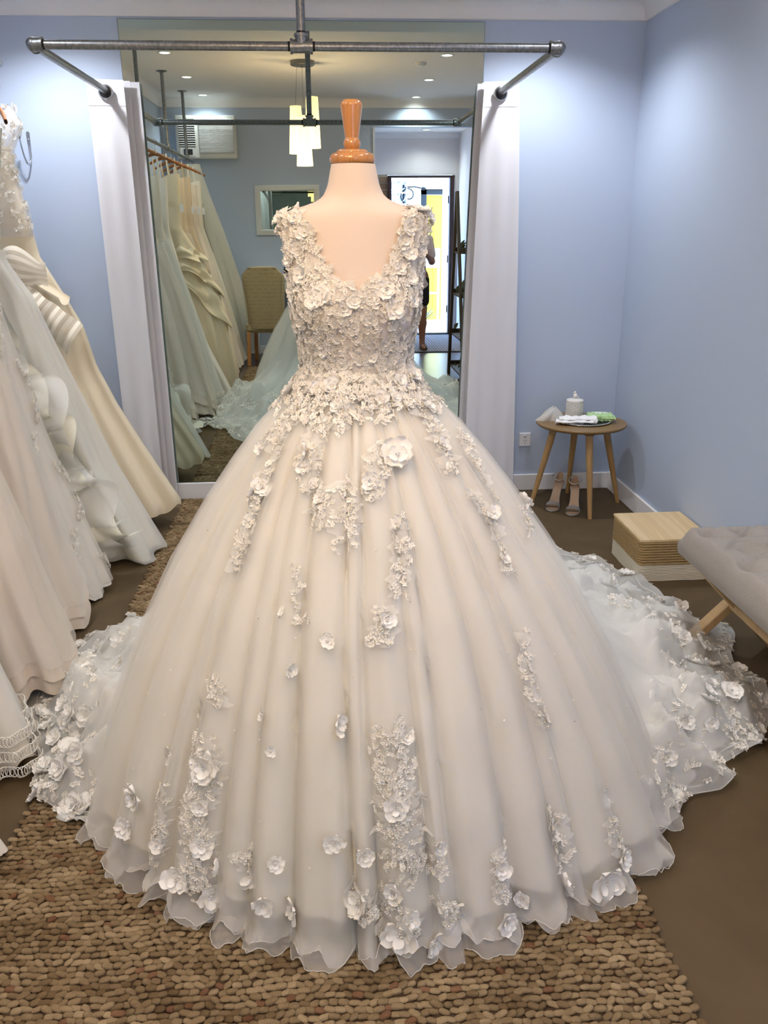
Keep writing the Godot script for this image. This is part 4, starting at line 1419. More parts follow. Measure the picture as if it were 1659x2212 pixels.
func ipol(tab: Array, y: float) -> float:
	# tab: [height, value] from the top down
	if y >= tab[0][0]:
		return tab[0][1]
	for i in tab.size() - 1:
		if y >= tab[i + 1][0]:
			return lerpf(tab[i + 1][1], tab[i][1], (y - tab[i + 1][0]) / (tab[i][0] - tab[i + 1][0]))
	return tab[-1][1]

# one gown hanging across the rail: a closed, folded body of cloth
func gown_pt(g: Dictionary, s: float, y: float, out := 0.0) -> Vector3:
	var a := s * TAU
	var xr := ipol(g.right, y) + out
	var xl := maxf(LEFT + 0.03, 2.0 * RX - xr)
	var low := clampf((1.45 - y) / 1.45, 0.0, 1.0)
	var th := lerpf(0.055, float(g.thick), smoothstep(0.0, 1.0, low)) + out
	var n: float = g.folds
	var sd: float = g.seed
	var f := (sin(a * n + sd + sin(y * 2.0 + sd) * 0.8) * 0.6 + sin(a * (n * 0.5 + 1.0) + sd * 2.0 - y) * 0.4 + 0.3 * sin(a * (n * 2.0 + 1.0) + sd * 3.0 + y * 1.5))
	f = signf(f) * pow(absf(f), 0.7) * low * float(g.deep) * 1.5
	var c := cos(a)
	var si := sin(a)
	var cx := (xl + xr) * 0.5
	return Vector3(cx + ((xr - xl) * 0.5 + f * 0.35) * signf(c) * pow(absf(c), 0.8), y, g.z + (th + f * 0.75) * signf(si) * pow(absf(si), 0.85) + 0.012 * sin(y * 5.0 + sd) * low)

func gown_shell(g: Dictionary, y1: float, y0: float, out: float, nu := 150, nv := 40, hem := 0.02, point := 0.0) -> B:
	var b := B.new()
	b.grid(nu, nv, func(s, q):
		var p := gown_pt(g, s, lerpf(y1, y0, q), out)
		p.y += hem * q * q * (sin(s * TAU * 5.0 + g.seed) + 0.5 * sin(s * TAU * 11.0))
		p.y += point * q * q * (0.5 - 0.5 * cos(s * TAU * 0.999 - 0.25))
		p.y = maxf(p.y, 0.01)
		return p, true)
	return b

func hanger(z: float, label: String, tilt := 0.0, drop := 0.0) -> void:
	var t := thing("wooden_hanger", label, "hanger", Vector3(RX, RY, z), tilt, "wooden hangers on the gown rack")
	var b := B.new()
	b.grid(14, 24, func(s, q):
		var u: float = q * 2.0 - 1.0
		var a: float = s * TAU
		var y := -0.1 - drop - 0.075 * pow(absf(u), 1.4)
		var h := 0.016 * (1.0 - 0.3 * u * u)
		return Vector3(u * 0.175, y + h * sin(a), 0.008 * cos(a) + 0.02 * u * u), true)
	obj("arms", b, M.hanger_wood, t)
	b = B.new()
	b.tube(PackedVector3Array([Vector3(0, -0.095 - drop, 0), Vector3(0, -0.045, 0), Vector3(0.006, -0.03, 0), Vector3(0.02, -0.018, 0), Vector3(0.0225, 0.0, 0), Vector3(0.016, 0.016, 0), Vector3(0.0, 0.0225, 0), Vector3(-0.016, 0.016, 0), Vector3(-0.0225, 0.0, 0), Vector3(-0.02, -0.012, 0)]), 0.0019, 8)
	obj("hook", b, M.chrome, t)

func make_rack() -> void:
	var t := thing("gown_rack", "galvanised pipe gown rail hung from ceiling posts along the left wall", "clothes rack", Vector3(RX, 0, -1.6))
	var b := B.new()
	pipe(b, Vector3(RX, RY, -4.45), Vector3(RX, RY, 1.1))
	part("rail", b, M.galvanised, t)
	for z in [-3.85, -1.82, -0.58, 0.67]:
		b = B.new()
		pipe(b, Vector3(RX, RY, z), Vector3(RX, CEIL, z))
		part("ceiling_post", b, M.galvanised, t)
		b = B.new()
		b.lathe([Vector2(0, -0.014), Vector2(0.026, -0.014), Vector2(0.028, -0.006), Vector2(0.05, -0.006), Vector2(0.05, 0.0)], 24, Transform3D(Basis(), Vector3(RX, CEIL, z)))
		part("ceiling_flange", b, M.galvanised, t)
		b = B.new()
		pipe(b, Vector3(RX, RY, z - 0.035), Vector3(RX, RY, z + 0.035), 0.0225)
		pipe(b, Vector3(RX, RY, z), Vector3(RX, RY + 0.04, z), 0.0225)
		part("tee", b, M.galvanised, t)
	var A := [[2.08, -1.4], [2.0, -1.36], [1.95, -1.352], [1.86, -1.41], [1.75, -1.405], [1.6, -1.378], [1.38, -1.345], [1.2, -1.25], [1.05, -1.18], [0.85, -1.14], [0.65, -1.06], [0.45, -0.96], [0.13, -0.79], [0.0, -0.8]]
	var Bn := [[2.08, -1.28], [1.9, -1.3], [1.6, -1.36], [1.38, -1.38], [1.22, -1.285], [1.02, -1.22], [0.79, -1.14], [0.46, -1.03], [0.2, -0.91], [0.0, -0.82]]
	var C := [[2.08, -1.27], [1.9, -1.29], [1.55, -1.33], [1.17, -1.255], [1.0, -1.22], [0.75, -1.17], [0.5, -1.11], [0.3, -1.05], [0.03, -0.97], [0.0, -0.96]]
	var D := [[2.08, -1.27], [1.9, -1.3], [1.5, -1.3], [0.97, -1.155], [0.69, -1.11], [0.36, -1.07], [0.2, -1.035], [0.03, -0.99], [0.0, -0.99]]
	var F := [[2.08, -1.28], [1.9, -1.28], [1.5, -1.28], [1.0, -1.13], [0.6, -1.03], [0.3, -0.97], [0.1, -0.92], [0.0, -0.9]]
	var list := [
		{"z": -4.32, "right": A, "m": "gown_cream", "top": 2.06, "hem": 0.1, "thick": 0.13, "folds": 7.0, "deep": 0.035, "seed": 1.0, "label": "cream satin gown with a lace top and striped bow, hanging nearest the mirror wall", "kind": "bow"},
		{"z": -3.9, "right": Bn, "m": "gown_mint", "top": 1.9, "hem": 0.03, "thick": 0.17, "folds": 9.0, "deep": 0.05, "seed": 2.3, "label": "pale tulle gown with sheer organza ruffles cascading down its skirt", "kind": "ruffle"},
		{"z": -3.45, "right": C, "m": "gown_white", "top": 1.92, "hem": 0.03, "thick": 0.17, "folds": 8.0, "deep": 0.045, "seed": 3.1, "label": "white net gown with raised lace leaf motifs down the skirt", "kind": "motif"},
		{"z": -3.08, "right": D, "m": "gown_blush", "top": 1.9, "hem": 0.05, "thick": 0.17, "folds": 6.0, "deep": 0.05, "seed": 4.4, "label": "blush layered chiffon gown with a pointed front hem", "kind": "tier"},
		{"z": -2.62, "right": F, "m": "gown_blush", "top": 1.95, "hem": 0.06, "thick": 0.17, "folds": 10.0, "deep": 0.04, "seed": 5.2, "label": "blush gown with fluted lower tiers, second nearest the viewer on the rack", "kind": "tier"},
		{"z": -2.2, "right": F, "m": "gown_ivory", "top": 1.9, "hem": 0.03, "thick": 0.17, "folds": 9.0, "deep": 0.045, "seed": 6.6, "label": "ivory gown with a corded scallop lace hem at the left edge of the photo", "kind": "scallop"},
		{"z": -1.78, "right": [[2.08, -1.28], [1.5, -1.3], [1.0, -1.2], [0.5, -1.05], [0.0, -0.83]], "m": "gown_white", "top": 1.9, "hem": 0.02, "thick": 0.15, "folds": 5.0, "deep": 0.04, "seed": 7.7, "label": "white satin gown with a plain pointed hem beside the rug corner", "kind": "plain"},
		{"z": -1.3, "right": [[2.08, -1.25], [1.9, -1.25], [1.5, -1.26], [1.2, -1.1], [0.9, -0.98], [0.5, -0.88], [0.2, -0.84], [0.0, -0.84]], "m": "gown_cream", "top": 1.96, "hem": 0.02, "thick": 0.2, "folds": 6.0, "deep": 0.06, "seed": 8.1, "label": "cream taffeta gown with a draped ruffled side, seen in the mirror", "kind": "drape"},
		{"z": -0.85, "right": F, "m": "gown_beige", "top": 1.95, "hem": 0.03, "thick": 0.17, "folds": 9.0, "deep": 0.04, "seed": 9.3, "label": "beige lace gown hung in the middle of the mirrored rack", "kind": "motif"},
		{"z": -0.42, "right": F, "m": "gown_beige", "top": 1.98, "hem": 0.04, "thick": 0.16, "folds": 11.0, "deep": 0.035, "seed": 10.4, "label": "plain beige chiffon gown beyond the beige lace one, seen in the mirror", "kind": "plain"},
		{"z": 0.0, "right": F, "m": "gown_blush", "top": 1.92, "hem": 0.03, "thick": 0.17, "folds": 8.0, "deep": 0.045, "seed": 11.9, "label": "blush gown with a price tag far along the mirrored rack", "kind": "plain"},
		{"z": 0.36, "right": F, "m": "gown_ivory", "top": 1.98, "hem": 0.05, "thick": 0.15, "folds": 9.0, "deep": 0.04, "seed": 12.7, "label": "ivory lace gown with a narrow black sash, seen in the mirror", "kind": "sash"},
		{"z": 0.72, "right": [[2.2, -1.33], [1.96, -1.27], [1.45, -1.1], [0.93, -0.96], [0.45, -0.86], [0.0, -0.84]], "m": "tulle_skirt", "top": 2.17, "hem": 0.12, "thick": 0.15, "folds": 10.0, "deep": 0.05, "seed": 13.5, "label": "sheer tulle overskirt clipped at the far end of the rack", "kind": "clip"},
	]
	var n := 0
	for g in list:
		n += 1
		hanger(g.z, "wooden hanger of the %s" % " ".join(g.label.get_slice(",", 0).split(" ").slice(0, 12)), -0.95 if n == 1 else rng.randf_range(-0.08, 0.08), 0.1 if n == 1 else 0.0)
		gown(g)

func gown(g: Dictionary) -> void:
	var t := thing("hanging_gown", g.label, "wedding dress", Vector3(RX, 0, g.z), 0.0, "gowns on the rack")
	var mm: Material = M[g.m]
	var b: B
	if g.kind == "clip":
		part("tulle_skirt", gown_shell(g, g.top, g.hem, 0.0, 150, 40, 0.04), mm, t)
		part("underskirt", gown_shell(g, g.top, g.hem + 0.25, -0.03, 120, 30, 0.04), mm, t)
		for x in [-1.5, -1.4]:
			b = B.new()
			b.box(Vector3(x, 2.15, g.z), Vector3(0.03, 0.05, 0.035), 0.004)
			part("clip", b, M.gunmetal, t)
		return
	var wt := 1.5
	part("skirt", gown_shell(g, wt - 0.02, g.hem, 0.0), mm, t)
	# the top: a fitted bodice that closes over the hanger or stops at the bust with straps
	b = B.new()
	var topy: float = g.top
	b.grid(60, 16, func(s, q):
		var y: float = lerpf(topy, wt - 0.03, q)
		var p := gown_pt(g, s, y, 0.002)
		var dip: float = 0.06 * exp(-pow((p.x - RX) / 0.08, 2.0)) * (1.0 - q)
		var pinch: float = lerpf(0.35, 1.0, smoothstep(0.0, 0.3, q)) if topy > 2.0 else 1.0
		return Vector3(p.x, p.y - dip, g.z + (p.z - g.z) * pinch), true)
	part("bodice", b, M.lace_net if g.kind == "bow" else mm, t)
	if g.kind == "bow":
		b = B.new()
		b.grid(50, 14, func(s, q):
			var p := gown_pt(g, s, lerpf(1.86, wt - 0.03, q), -0.006)
			return p, true)
		part("bodice_lining", b, mm, t)
		var xl: Array = []
		for i in 260:
			var y := rng.randf_range(1.5, 2.04)
			var p := gown_pt(g, rng.randf(), y, 0.004)
			var nrm := (p - Vector3(RX, y, g.z)).normalized()
			var up := (Vector3.UP - nrm * nrm.y).normalized()
			xl.append(Transform3D((Basis(up.cross(nrm), up, nrm) * Basis(Vector3(0, 0, 1), rng.randf() * TAU)).scaled_local(Vector3.ONE * rng.randf_range(0.018, 0.032)), p - t.position))
		many("bodice_lace", sprig_mesh(6), M.lace, xl, t)
	if topy < 2.03:
		for x in [RX - 0.1, RX + 0.1]:
			b = B.new()
			for d in [-0.04, 0.04]:
				b.tube(PackedVector3Array([Vector3(x + 0.01, topy - 0.02, g.z + d), Vector3(x, (topy + 2.12) * 0.5, g.z + d * 0.7), Vector3(x - 0.005, 2.125, g.z)]), 0.006, 6)
			part("strap", b, mm, t)
	var s0: float = g.seed
	match g.kind:
		"bow":
			# striped organza: satin stripes and sheer stripes side by side, in an upper loop and a trailing tail
			for st in 2:
				b = B.new()
				for k in 5:
					b.grid(3, 18, func(s, q):
						var u: float = (k + 0.5 * st + 0.5 * s) / 5.0 - 0.5
						var w: float = 0.05 + 0.12 * sin(PI * minf(q * 1.15, 1.0))
						return Vector3(lerpf(-1.5, -1.29, q), lerpf(1.36, 1.3, q) - u * w - 0.06 * u * q, g.z + 0.13 + 0.07 * sin(PI * q) * (1.0 - 2.4 * u * u) - 0.03 * q))
				for k in 9:
					b.grid(3, 10, func(s, q):
						var u: float = (k + 0.5 * st + 0.5 * s) / 9.0
						var w: float = 0.05 + 0.075 * u
						var c := Vector3(lerpf(-1.42, -1.19, u), lerpf(1.25, 1.0, u), 0)
						return c + Vector3(0.75 * w * (q - 0.5) + 0.01, w * 1.1 * (q - 0.5), g.z + 0.15 + 0.05 * sin(PI * q) + 0.012 * sin(u * 20.0)))
				part("bow_satin_stripes" if st == 0 else "bow_sheer_stripes", b, M.gown_ivory if st == 0 else M.stripe_sheer, t)
			b = B.new()
			b.ball(Vector3(-1.42, 1.285, g.z + 0.14), Vector3(0.028, 0.034, 0.03), 14, 9)
			part("bow_knot", b, mm, t)
			b = B.new()
			b.grid(14, 10, func(s, q):
				var a: float = s * PI
				return Vector3(-1.34 + 0.115 * q - 0.012 * cos(a), 1.27 - 0.075 * q - 0.04 * sin(a) * (0.4 + q * 0.5), g.z + 0.09 + 0.045 * cos(a)))
			part("bow_tail", b, mm, t)
		"ruffle":
			part("tulle_overskirt", gown_shell(g, 1.42, 0.02, 0.02, 150, 40, 0.02), M.tulle_train, t)
			for k in 3:
				b = B.new()
				b.grid(90, 6, func(s, q):
					var y: float = lerpf(1.3 - 0.12 * k, 0.1 + 0.05 * k, s)
					var xx := ipol(g.right, y) - 0.16 + 0.03 * k + 0.045 * sin(s * 13.0 + k * 2.0)
					var w: float = (q - 0.5) * (0.15 + 0.08 * s)
					var curl: float = sin(s * 34.0 + k * 1.3) * 0.055 * absf(q - 0.5) * 2.0 + sin(s * 15.0 + k) * 0.04 * q
					return Vector3(xx + w + 0.02 * sin(s * 27.0), y + 0.04 * sin(s * 24.0 + q * 2.5), g.z + float(g.thick) * 0.9 + 0.05 + curl + 0.02 * k))
				part("organza_ruffle", b, M.gown_mint if k == 1 else M.tulle_train, t)
		"motif":
			part("net_overskirt", gown_shell(g, 1.45, 0.05, 0.014, 150, 40, 0.02), M.veil, t)
			var xs: Array = []
			for cl in 9:
				var y0 := 0.12 + 0.14 * cl
				for k in 46:
					var side := 0.06 + 0.2 * rng.randf()
					var y := y0 + rng.randf_range(-0.06, 0.06)
					var s := (0.03 + 0.06 * sin(cl * 2.0) + (y - y0) * -0.4 + rng.randf_range(-0.012, 0.012)) * (1.0 if cl % 3 else -1.0)
					var p := gown_pt(g, fposmod(s, 1.0), y, 0.02)
					var nrm := (p - Vector3(-1.4, y, g.z)).normalized()
					var up := (Vector3.UP - nrm * nrm.y).normalized()
					xs.append(Transform3D((Basis(up.cross(nrm), up, nrm) * Basis(Vector3(0, 0, 1), rng.randf() * TAU)).scaled_local(Vector3.ONE * rng.randf_range(0.012, 0.022)), p - t.position))
			many("lace_motifs", sprig_mesh(5), M.lace, xs, t)
		"tier":
			for k in 3:
				part("skirt_tier", gown_shell(g, 1.4 - 0.2 * k, 0.13 - 0.05 * k, 0.036 - 0.012 * k, 180, 30, 0.025, 0.4 - 0.13 * k), mm if k != 0 else M.veil, t)
		"scallop":
			part("tulle_overskirt", gown_shell(g, 1.42, 0.1, 0.02, 150, 36, 0.03), M.tulle_train, t)
			b = B.new()
			for row in 3:
				for i in 60:
					var c := gown_pt(g, fposmod((i - 30) / 170.0 + row * 0.004, 1.0), 0.04 + 0.05 * row, 0.028)
					var tan := (gown_pt(g, fposmod((i - 29.5) / 170.0 + row * 0.004, 1.0), 0.04 + 0.05 * row, 0.028) - c).normalized()
					var ring := PackedVector3Array()
					for j in 13:
						ring.append(c + tan * 0.013 * sin(TAU * j / 12.0) + Vector3(0, 0.017 * cos(TAU * j / 12.0), 0))
					b.tube(ring, 0.0016, 4, false)
			part("corded_lace", b, M.lace, t).set_meta("kind", "stuff")
		"drape":
			for k in 3:
				b = B.new()
				b.grid(80, 10, func(s, q):
					var a: float = lerpf(-0.3, 0.22, s)
					var wd: float = (0.1 + 0.05 * k) * (0.25 + sin(PI * s) + 0.35 * sin(s * 9.0 + k * 2.0))
					var y: float = 1.3 - 0.2 * k + 0.16 * absf(s - 0.55) * (1.0 + k) - wd * q + 0.015 * sin(s * 31.0 + k)
					var p := gown_pt(g, fposmod(a, 1.0), y, 0.008 + 0.03 * q * (1.0 + sin(s * 24.0 + k * 1.7)) + 0.012 * sin(q * 9.0 + s * 14.0))
					return p)
				part("draped_ruffle", b, mm, t)
		"sash":
			b = B.new()
			b.grid(4, 24, func(s, q):
				var p := gown_pt(g, fposmod(-0.02 - 0.018 * s * (1.0 - 0.7 * absf(q - 0.3)), 1.0), 1.75 - 0.5 * q, 0.012)
				return p)
			part("black_sash", b, M.black_satin, t)
	if g.z > -1.4 and int(s0) % 2 == 0 or g.z > -0.1:
		b = B.new()
		var tp := gown_pt(g, 0.94, 1.72, 0.02)
		b.box(tp + Vector3(0, -0.05, 0), Vector3(0.035, 0.07, 0.0015), 0.0, Basis(Vector3(0, 1, 0), 0.3))
		b.tube(PackedVector3Array([tp + Vector3(0, 0.06, 0), tp + Vector3(0, -0.018, 0)]), 0.0012, 5)
		part("price_tag", b, M.paper_white, t)

# ------------------------------------------------------------------ what stands behind the viewer, seen in the mirror
func make_behind() -> void:
	# air conditioner through the far wall
	var t := thing("air_conditioner", "cream window air conditioner set high in the blue far wall", "air conditioner", Vector3(-1.275, 2.25, FAR))
	var b := B.new()
	b.box(Vector3(0, 0.228, -0.07), Vector3(0.68, 0.456, 0.14), 0.012)
	obj("case", b, M.frame_white, t)
	b = B.new()
	b.box(Vector3(-0.215, 0.275, -0.1415), Vector3(0.185, 0.3, 0.003))
	obj("vent_recess", b, M.dark_plastic, t)
	for i in 13:
		b = B.new()
		b.box(Vector3(-0.215, 0.135 + i * 0.0235, -0.146), Vector3(0.185, 0.011, 0.01), 0.003, Basis(Vector3(1, 0, 0), 0.4))
		obj("vent_slat", b, M.white_plastic, t)
	b = B.new()
	b.box(Vector3(-0.215, 0.07, -0.145), Vector3(0.17, 0.09, 0.008), 0.003)
	obj("control_panel", b, M.white_plastic, t)
	b = B.new()
	b.box(Vector3(-0.21, 0.07, -0.15), Vector3(0.1, 0.062, 0.004), 0.001)
	obj("keypad", b, M.dark_plastic, t)
	b = B.new()
	b.box(Vector3(0.115, 0.235, -0.1435), Vector3(0.39, 0.36, 0.006), 0.002)
	obj("front_panel", b, M.grey_plastic, t)
	for i in 26:
		b = B.new()
		b.box(Vector3(0.115, 0.07 + i * 0.0135, -0.149), Vector3(0.385, 0.007 if i < 18 else 0.0085, 0.008), 0.002, Basis(Vector3(1, 0, 0), 0.5))
		obj("louvre", b, M.grey_plastic if i < 18 else M.white_plastic, t)
	# small framed mirror
	t = thing("framed_mirror", "small rectangular mirror in a white moulded frame on the far wall", "mirror", Vector3(-0.385, 1.69, FAR))
	b = B.new()
	var fw := 0.383
	var fh := 0.282
	var prof := [Vector2(0, 0), Vector2(0, 0.018), Vector2(0.012, 0.026), Vector2(0.03, 0.022), Vector2(0.05, 0.03), Vector2(0.062, 0.024), Vector2(0.068, 0.01)]
	for sd in 4:
		b.grid(1, 6, func(s, q):
			var p: Vector2 = prof[int(round(q * 6))]
			var c := [Vector2(-1, -1), Vector2(1, -1), Vector2(1, 1), Vector2(-1, 1)]
			var e: Vector2 = c[sd].lerp(c[(sd + 1) % 4], s)
			return Vector3(e.x * fw - signf(e.x) * p.x, e.y * fh - signf(e.y) * p.x, -p.y))
	obj("frame", b, M.frame_white, t)
	b = B.new()
	b.box(Vector3(0, 0, -0.006), Vector3(fw * 2 - 0.12, fh * 2 - 0.12, 0.008))
	obj("mirror_glass", b, M.mirror_silver, t)
	# console and chair
	t = thing("console_table", "pale console table with drawers against the far wall behind the chair", "console table", Vector3(-0.4, 0, 1.02))
	b = B.new()
	b.box(Vector3(0, 0.92, -0.01), Vector3(0.86, 0.024, 0.33), 0.004)
	obj("table_top", b, M.trim_white, t)
	b = B.new()
	b.box(Vector3(0, 0.84, 0.0), Vector3(0.82, 0.136, 0.29), 0.0)
	obj("drawer_case", b, M.frame_white, t)
	for x in [-0.215, 0.215]:
		b = B.new()
		b.box(Vector3(x, 0.845, -0.154), Vector3(0.41, 0.11, 0.014), 0.004)
		var dr := obj("drawer", b, M.frame_white, t)
		b = B.new()
		b.ball(Vector3(x, 0.845, -0.17), Vector3.ONE * 0.012, 12, 8)
		obj("knob", b, M.nickel, dr)
	for x in [-0.41, 0.41]:
		for z in [-0.13, 0.12]:
			b = B.new()
			b.tube(PackedVector3Array([Vector3(x * 0.95, 0.78, z), Vector3(x, 0.0, z)]), [0.022, 0.014], 14)
			obj("leg", b, M.frame_white, t)
	t = thing("dark_ornament", "black rounded ornament on the console beside the chair back", "ornament", Vector3(-0.36, 0.932, 0.95))
	b = B.new()
	b.lathe([Vector2(0, 0), Vector2(0.05, 0), Vector2(0.085, 0.03), Vector2(0.1, 0.075), Vector2(0.088, 0.12), Vector2(0.05, 0.15), Vector2(0.03, 0.16), Vector2(0.034, 0.17), Vector2(0, 0.17)], 30)
	obj("vessel", b, M.dark_plastic, t)
	chair()
	pendant()
	t = thing("smoke_detector", "small white smoke detector on the studio ceiling", "smoke detector", Vector3(0.943, CEIL, -1.08))
	b = B.new()
	b.lathe([Vector2(0.05, 0), Vector2(0.05, -0.012), Vector2(0.045, -0.02), Vector2(0.03, -0.028), Vector2(0.0, -0.03)], 28)
	obj("cover", b, M.white_plastic, t)
	b = B.new()
	b.ball(Vector3(0.02, -0.029, 0), Vector3.ONE * 0.003, 8, 5)
	obj("indicator", b, M.pack_green, t)

func chair() -> void:
	var t := thing("upholstered_chair", "high-backed chair upholstered in linen printed with handwriting", "chair", Vector3(-0.62, 0, 0.42), 0.1)
	var b := B.new()
	# back: thick rounded panel, its outer face towards the mirror
	b.grid(48, 30, func(s, q):
		var a: float = s * TAU
		var y: float = lerpf(0.42, 1.085, q)
		var hw: float = lerpf(0.2, 0.245, q)
		var corner := clampf((q - 0.8) / 0.2, 0.0, 1.0)
		hw -= 0.09 * corner * corner
		var c := cos(a)
		var si := sin(a)
		return Vector3(hw * signf(c) * pow(absf(c), 0.35), y - 0.012 * corner * absf(c), -0.22 - 0.12 * (q - 0.2) + 0.045 * signf(si) * pow(absf(si), 0.5) - 0.05 * (0.2 - c * c) * 0.6), true)
	b.grid(20, 4, func(s, q):
		var x: float = (s * 2.0 - 1.0) * 0.158
		return Vector3(x, 1.084 + 0.012 * sin(PI * q) - 0.01 * pow(absf(s * 2.0 - 1.0), 4.0), -0.316 - 0.045 + 0.09 * q))
	obj("backrest", b, M.script_linen, t)
	b = B.new()
	b.box(Vector3(0, 0.43, 0.02), Vector3(0.48, 0.12, 0.5), 0.03)
	obj("seat", b, M.script_linen, t)
	b = B.new()
	b.tube(PackedVector3Array([Vector3(-0.19, 0.43, -0.262), Vector3(-0.2, 0.75, -0.302), Vector3(-0.222, 1.0, -0.338), Vector3(-0.15, 1.085, -0.358), Vector3(0.15, 1.085, -0.358), Vector3(0.222, 1.0, -0.338), Vector3(0.2, 0.75, -0.302), Vector3(0.19, 0.43, -0.262)]), 0.005, 8)
	obj("piping", b, M.script_linen, t)
	for x in [-0.2, 0.2]:
		for z in [-0.22, 0.23]:
			b = B.new()
			b.bar(Vector3(x, 0.38, z), Vector3(x * 1.05, 0.0, z * 1.12), 0.042, 0.042, 0.005)
			obj("leg", b, M.oak, t)

func pendant() -> void:
	var c := Vector3(-0.121, CEIL, -1.112)
	var t := thing("pendant_lamp", "cluster of three warm paper pendant shades under a round nickel canopy", "pendant lamp", c)
	var b := B.new()
	b.lathe([Vector2(0.0, -0.036), Vector2(0.1, -0.036), Vector2(0.108, -0.03), Vector2(0.108, 0.0)], 48)
	obj("canopy", b, M.nickel, t)
	for q in [[0.075, 2.19, 0.43, 0.055, 0.07], [-0.075, 2.14, 0.4, 0.05, 0.07], [-0.005, 2.03, 0.42, 0.05, 0.075]]:
		var z: float = {0: 0.06, 1: 0.02, 2: -0.075}[[0.075, -0.075, -0.005].find(q[0])]
		var y0: float = q[1] - CEIL
		var h: float = q[2]
		b = B.new()
		b.tube(PackedVector3Array([Vector3(q[0] * 0.7, -0.03, z * 0.7), Vector3(q[0], y0 + h, z)]), 0.0015, 6)
		b.tube(PackedVector3Array([Vector3(q[0], y0 + h, z), Vector3(q[0], y0 + 0.09, z)]), 0.004, 6)
		obj("cord", b, M.nickel, t)
		b = B.new()
		var tp: float = q[3]
		var bt: float = q[4]
		b.lathe([Vector2(tp, y0 + h), Vector2(lerpf(tp, bt, 0.5), y0 + h * 0.5), Vector2(bt, y0), Vector2(bt, y0), Vector2(bt - 0.003, y0), Vector2(bt - 0.003, y0), Vector2(lerpf(tp, bt, 0.5) - 0.003, y0 + h * 0.5), Vector2(tp - 0.003, y0 + h), Vector2(tp - 0.003, y0 + h), Vector2(tp, y0 + h)], 40, Transform3D(Basis(), Vector3(q[0], 0, z)))
		obj("lamp_shade", b, M.paper_shade, t)
		b = B.new()
		b.lathe([Vector2(tp - 0.003, y0 + h - 0.012), Vector2(0.012, y0 + h - 0.012), Vector2(0.012, y0 + h - 0.05), Vector2(0.0, y0 + h - 0.05)], 16, Transform3D(Basis(), Vector3(q[0], 0, z)))
		obj("lamp_holder", b, M.white_plastic, t)
		b = B.new()
		var bc := Vector3(q[0], y0 + 0.036, z)
		b.ball(bc, Vector3(0.026, 0.032, 0.026), 16, 10)
		b.tube(PackedVector3Array([bc + Vector3(0, 0.025, 0), bc + Vector3(0, 0.06, 0)]), 0.013, 12)
		obj("bulb", b, M.bulb_glow, t)
		var l := OmniLight3D.new()
		l.name = "warm_light"
		l.position = bc
		l.light_energy = PENDANT_E
		l.light_color = Color(1.0, 0.84, 0.64)
		l.light_size = 0.02
		l.omni_range = 9.0
		l.omni_attenuation = 2.0
		l.shadow_enabled = true
		t.add_child(l)

const PENDANT_E := 0.215

# ------------------------------------------------------------------ the white hall and what lies beyond its door
func leaf_mesh(long: float) -> ArrayMesh:
	var b := B.new()
	b.grid(4, 5, func(s, q):
		var u: float = s * 2.0 - 1.0
		var w: float = 0.28 * sin(PI * (0.06 + 0.9 * q))
		return Vector3(u * w, q * long, 0.12 * sin(q * 2.6) + 0.12 * u * u))
	return b.mesh()

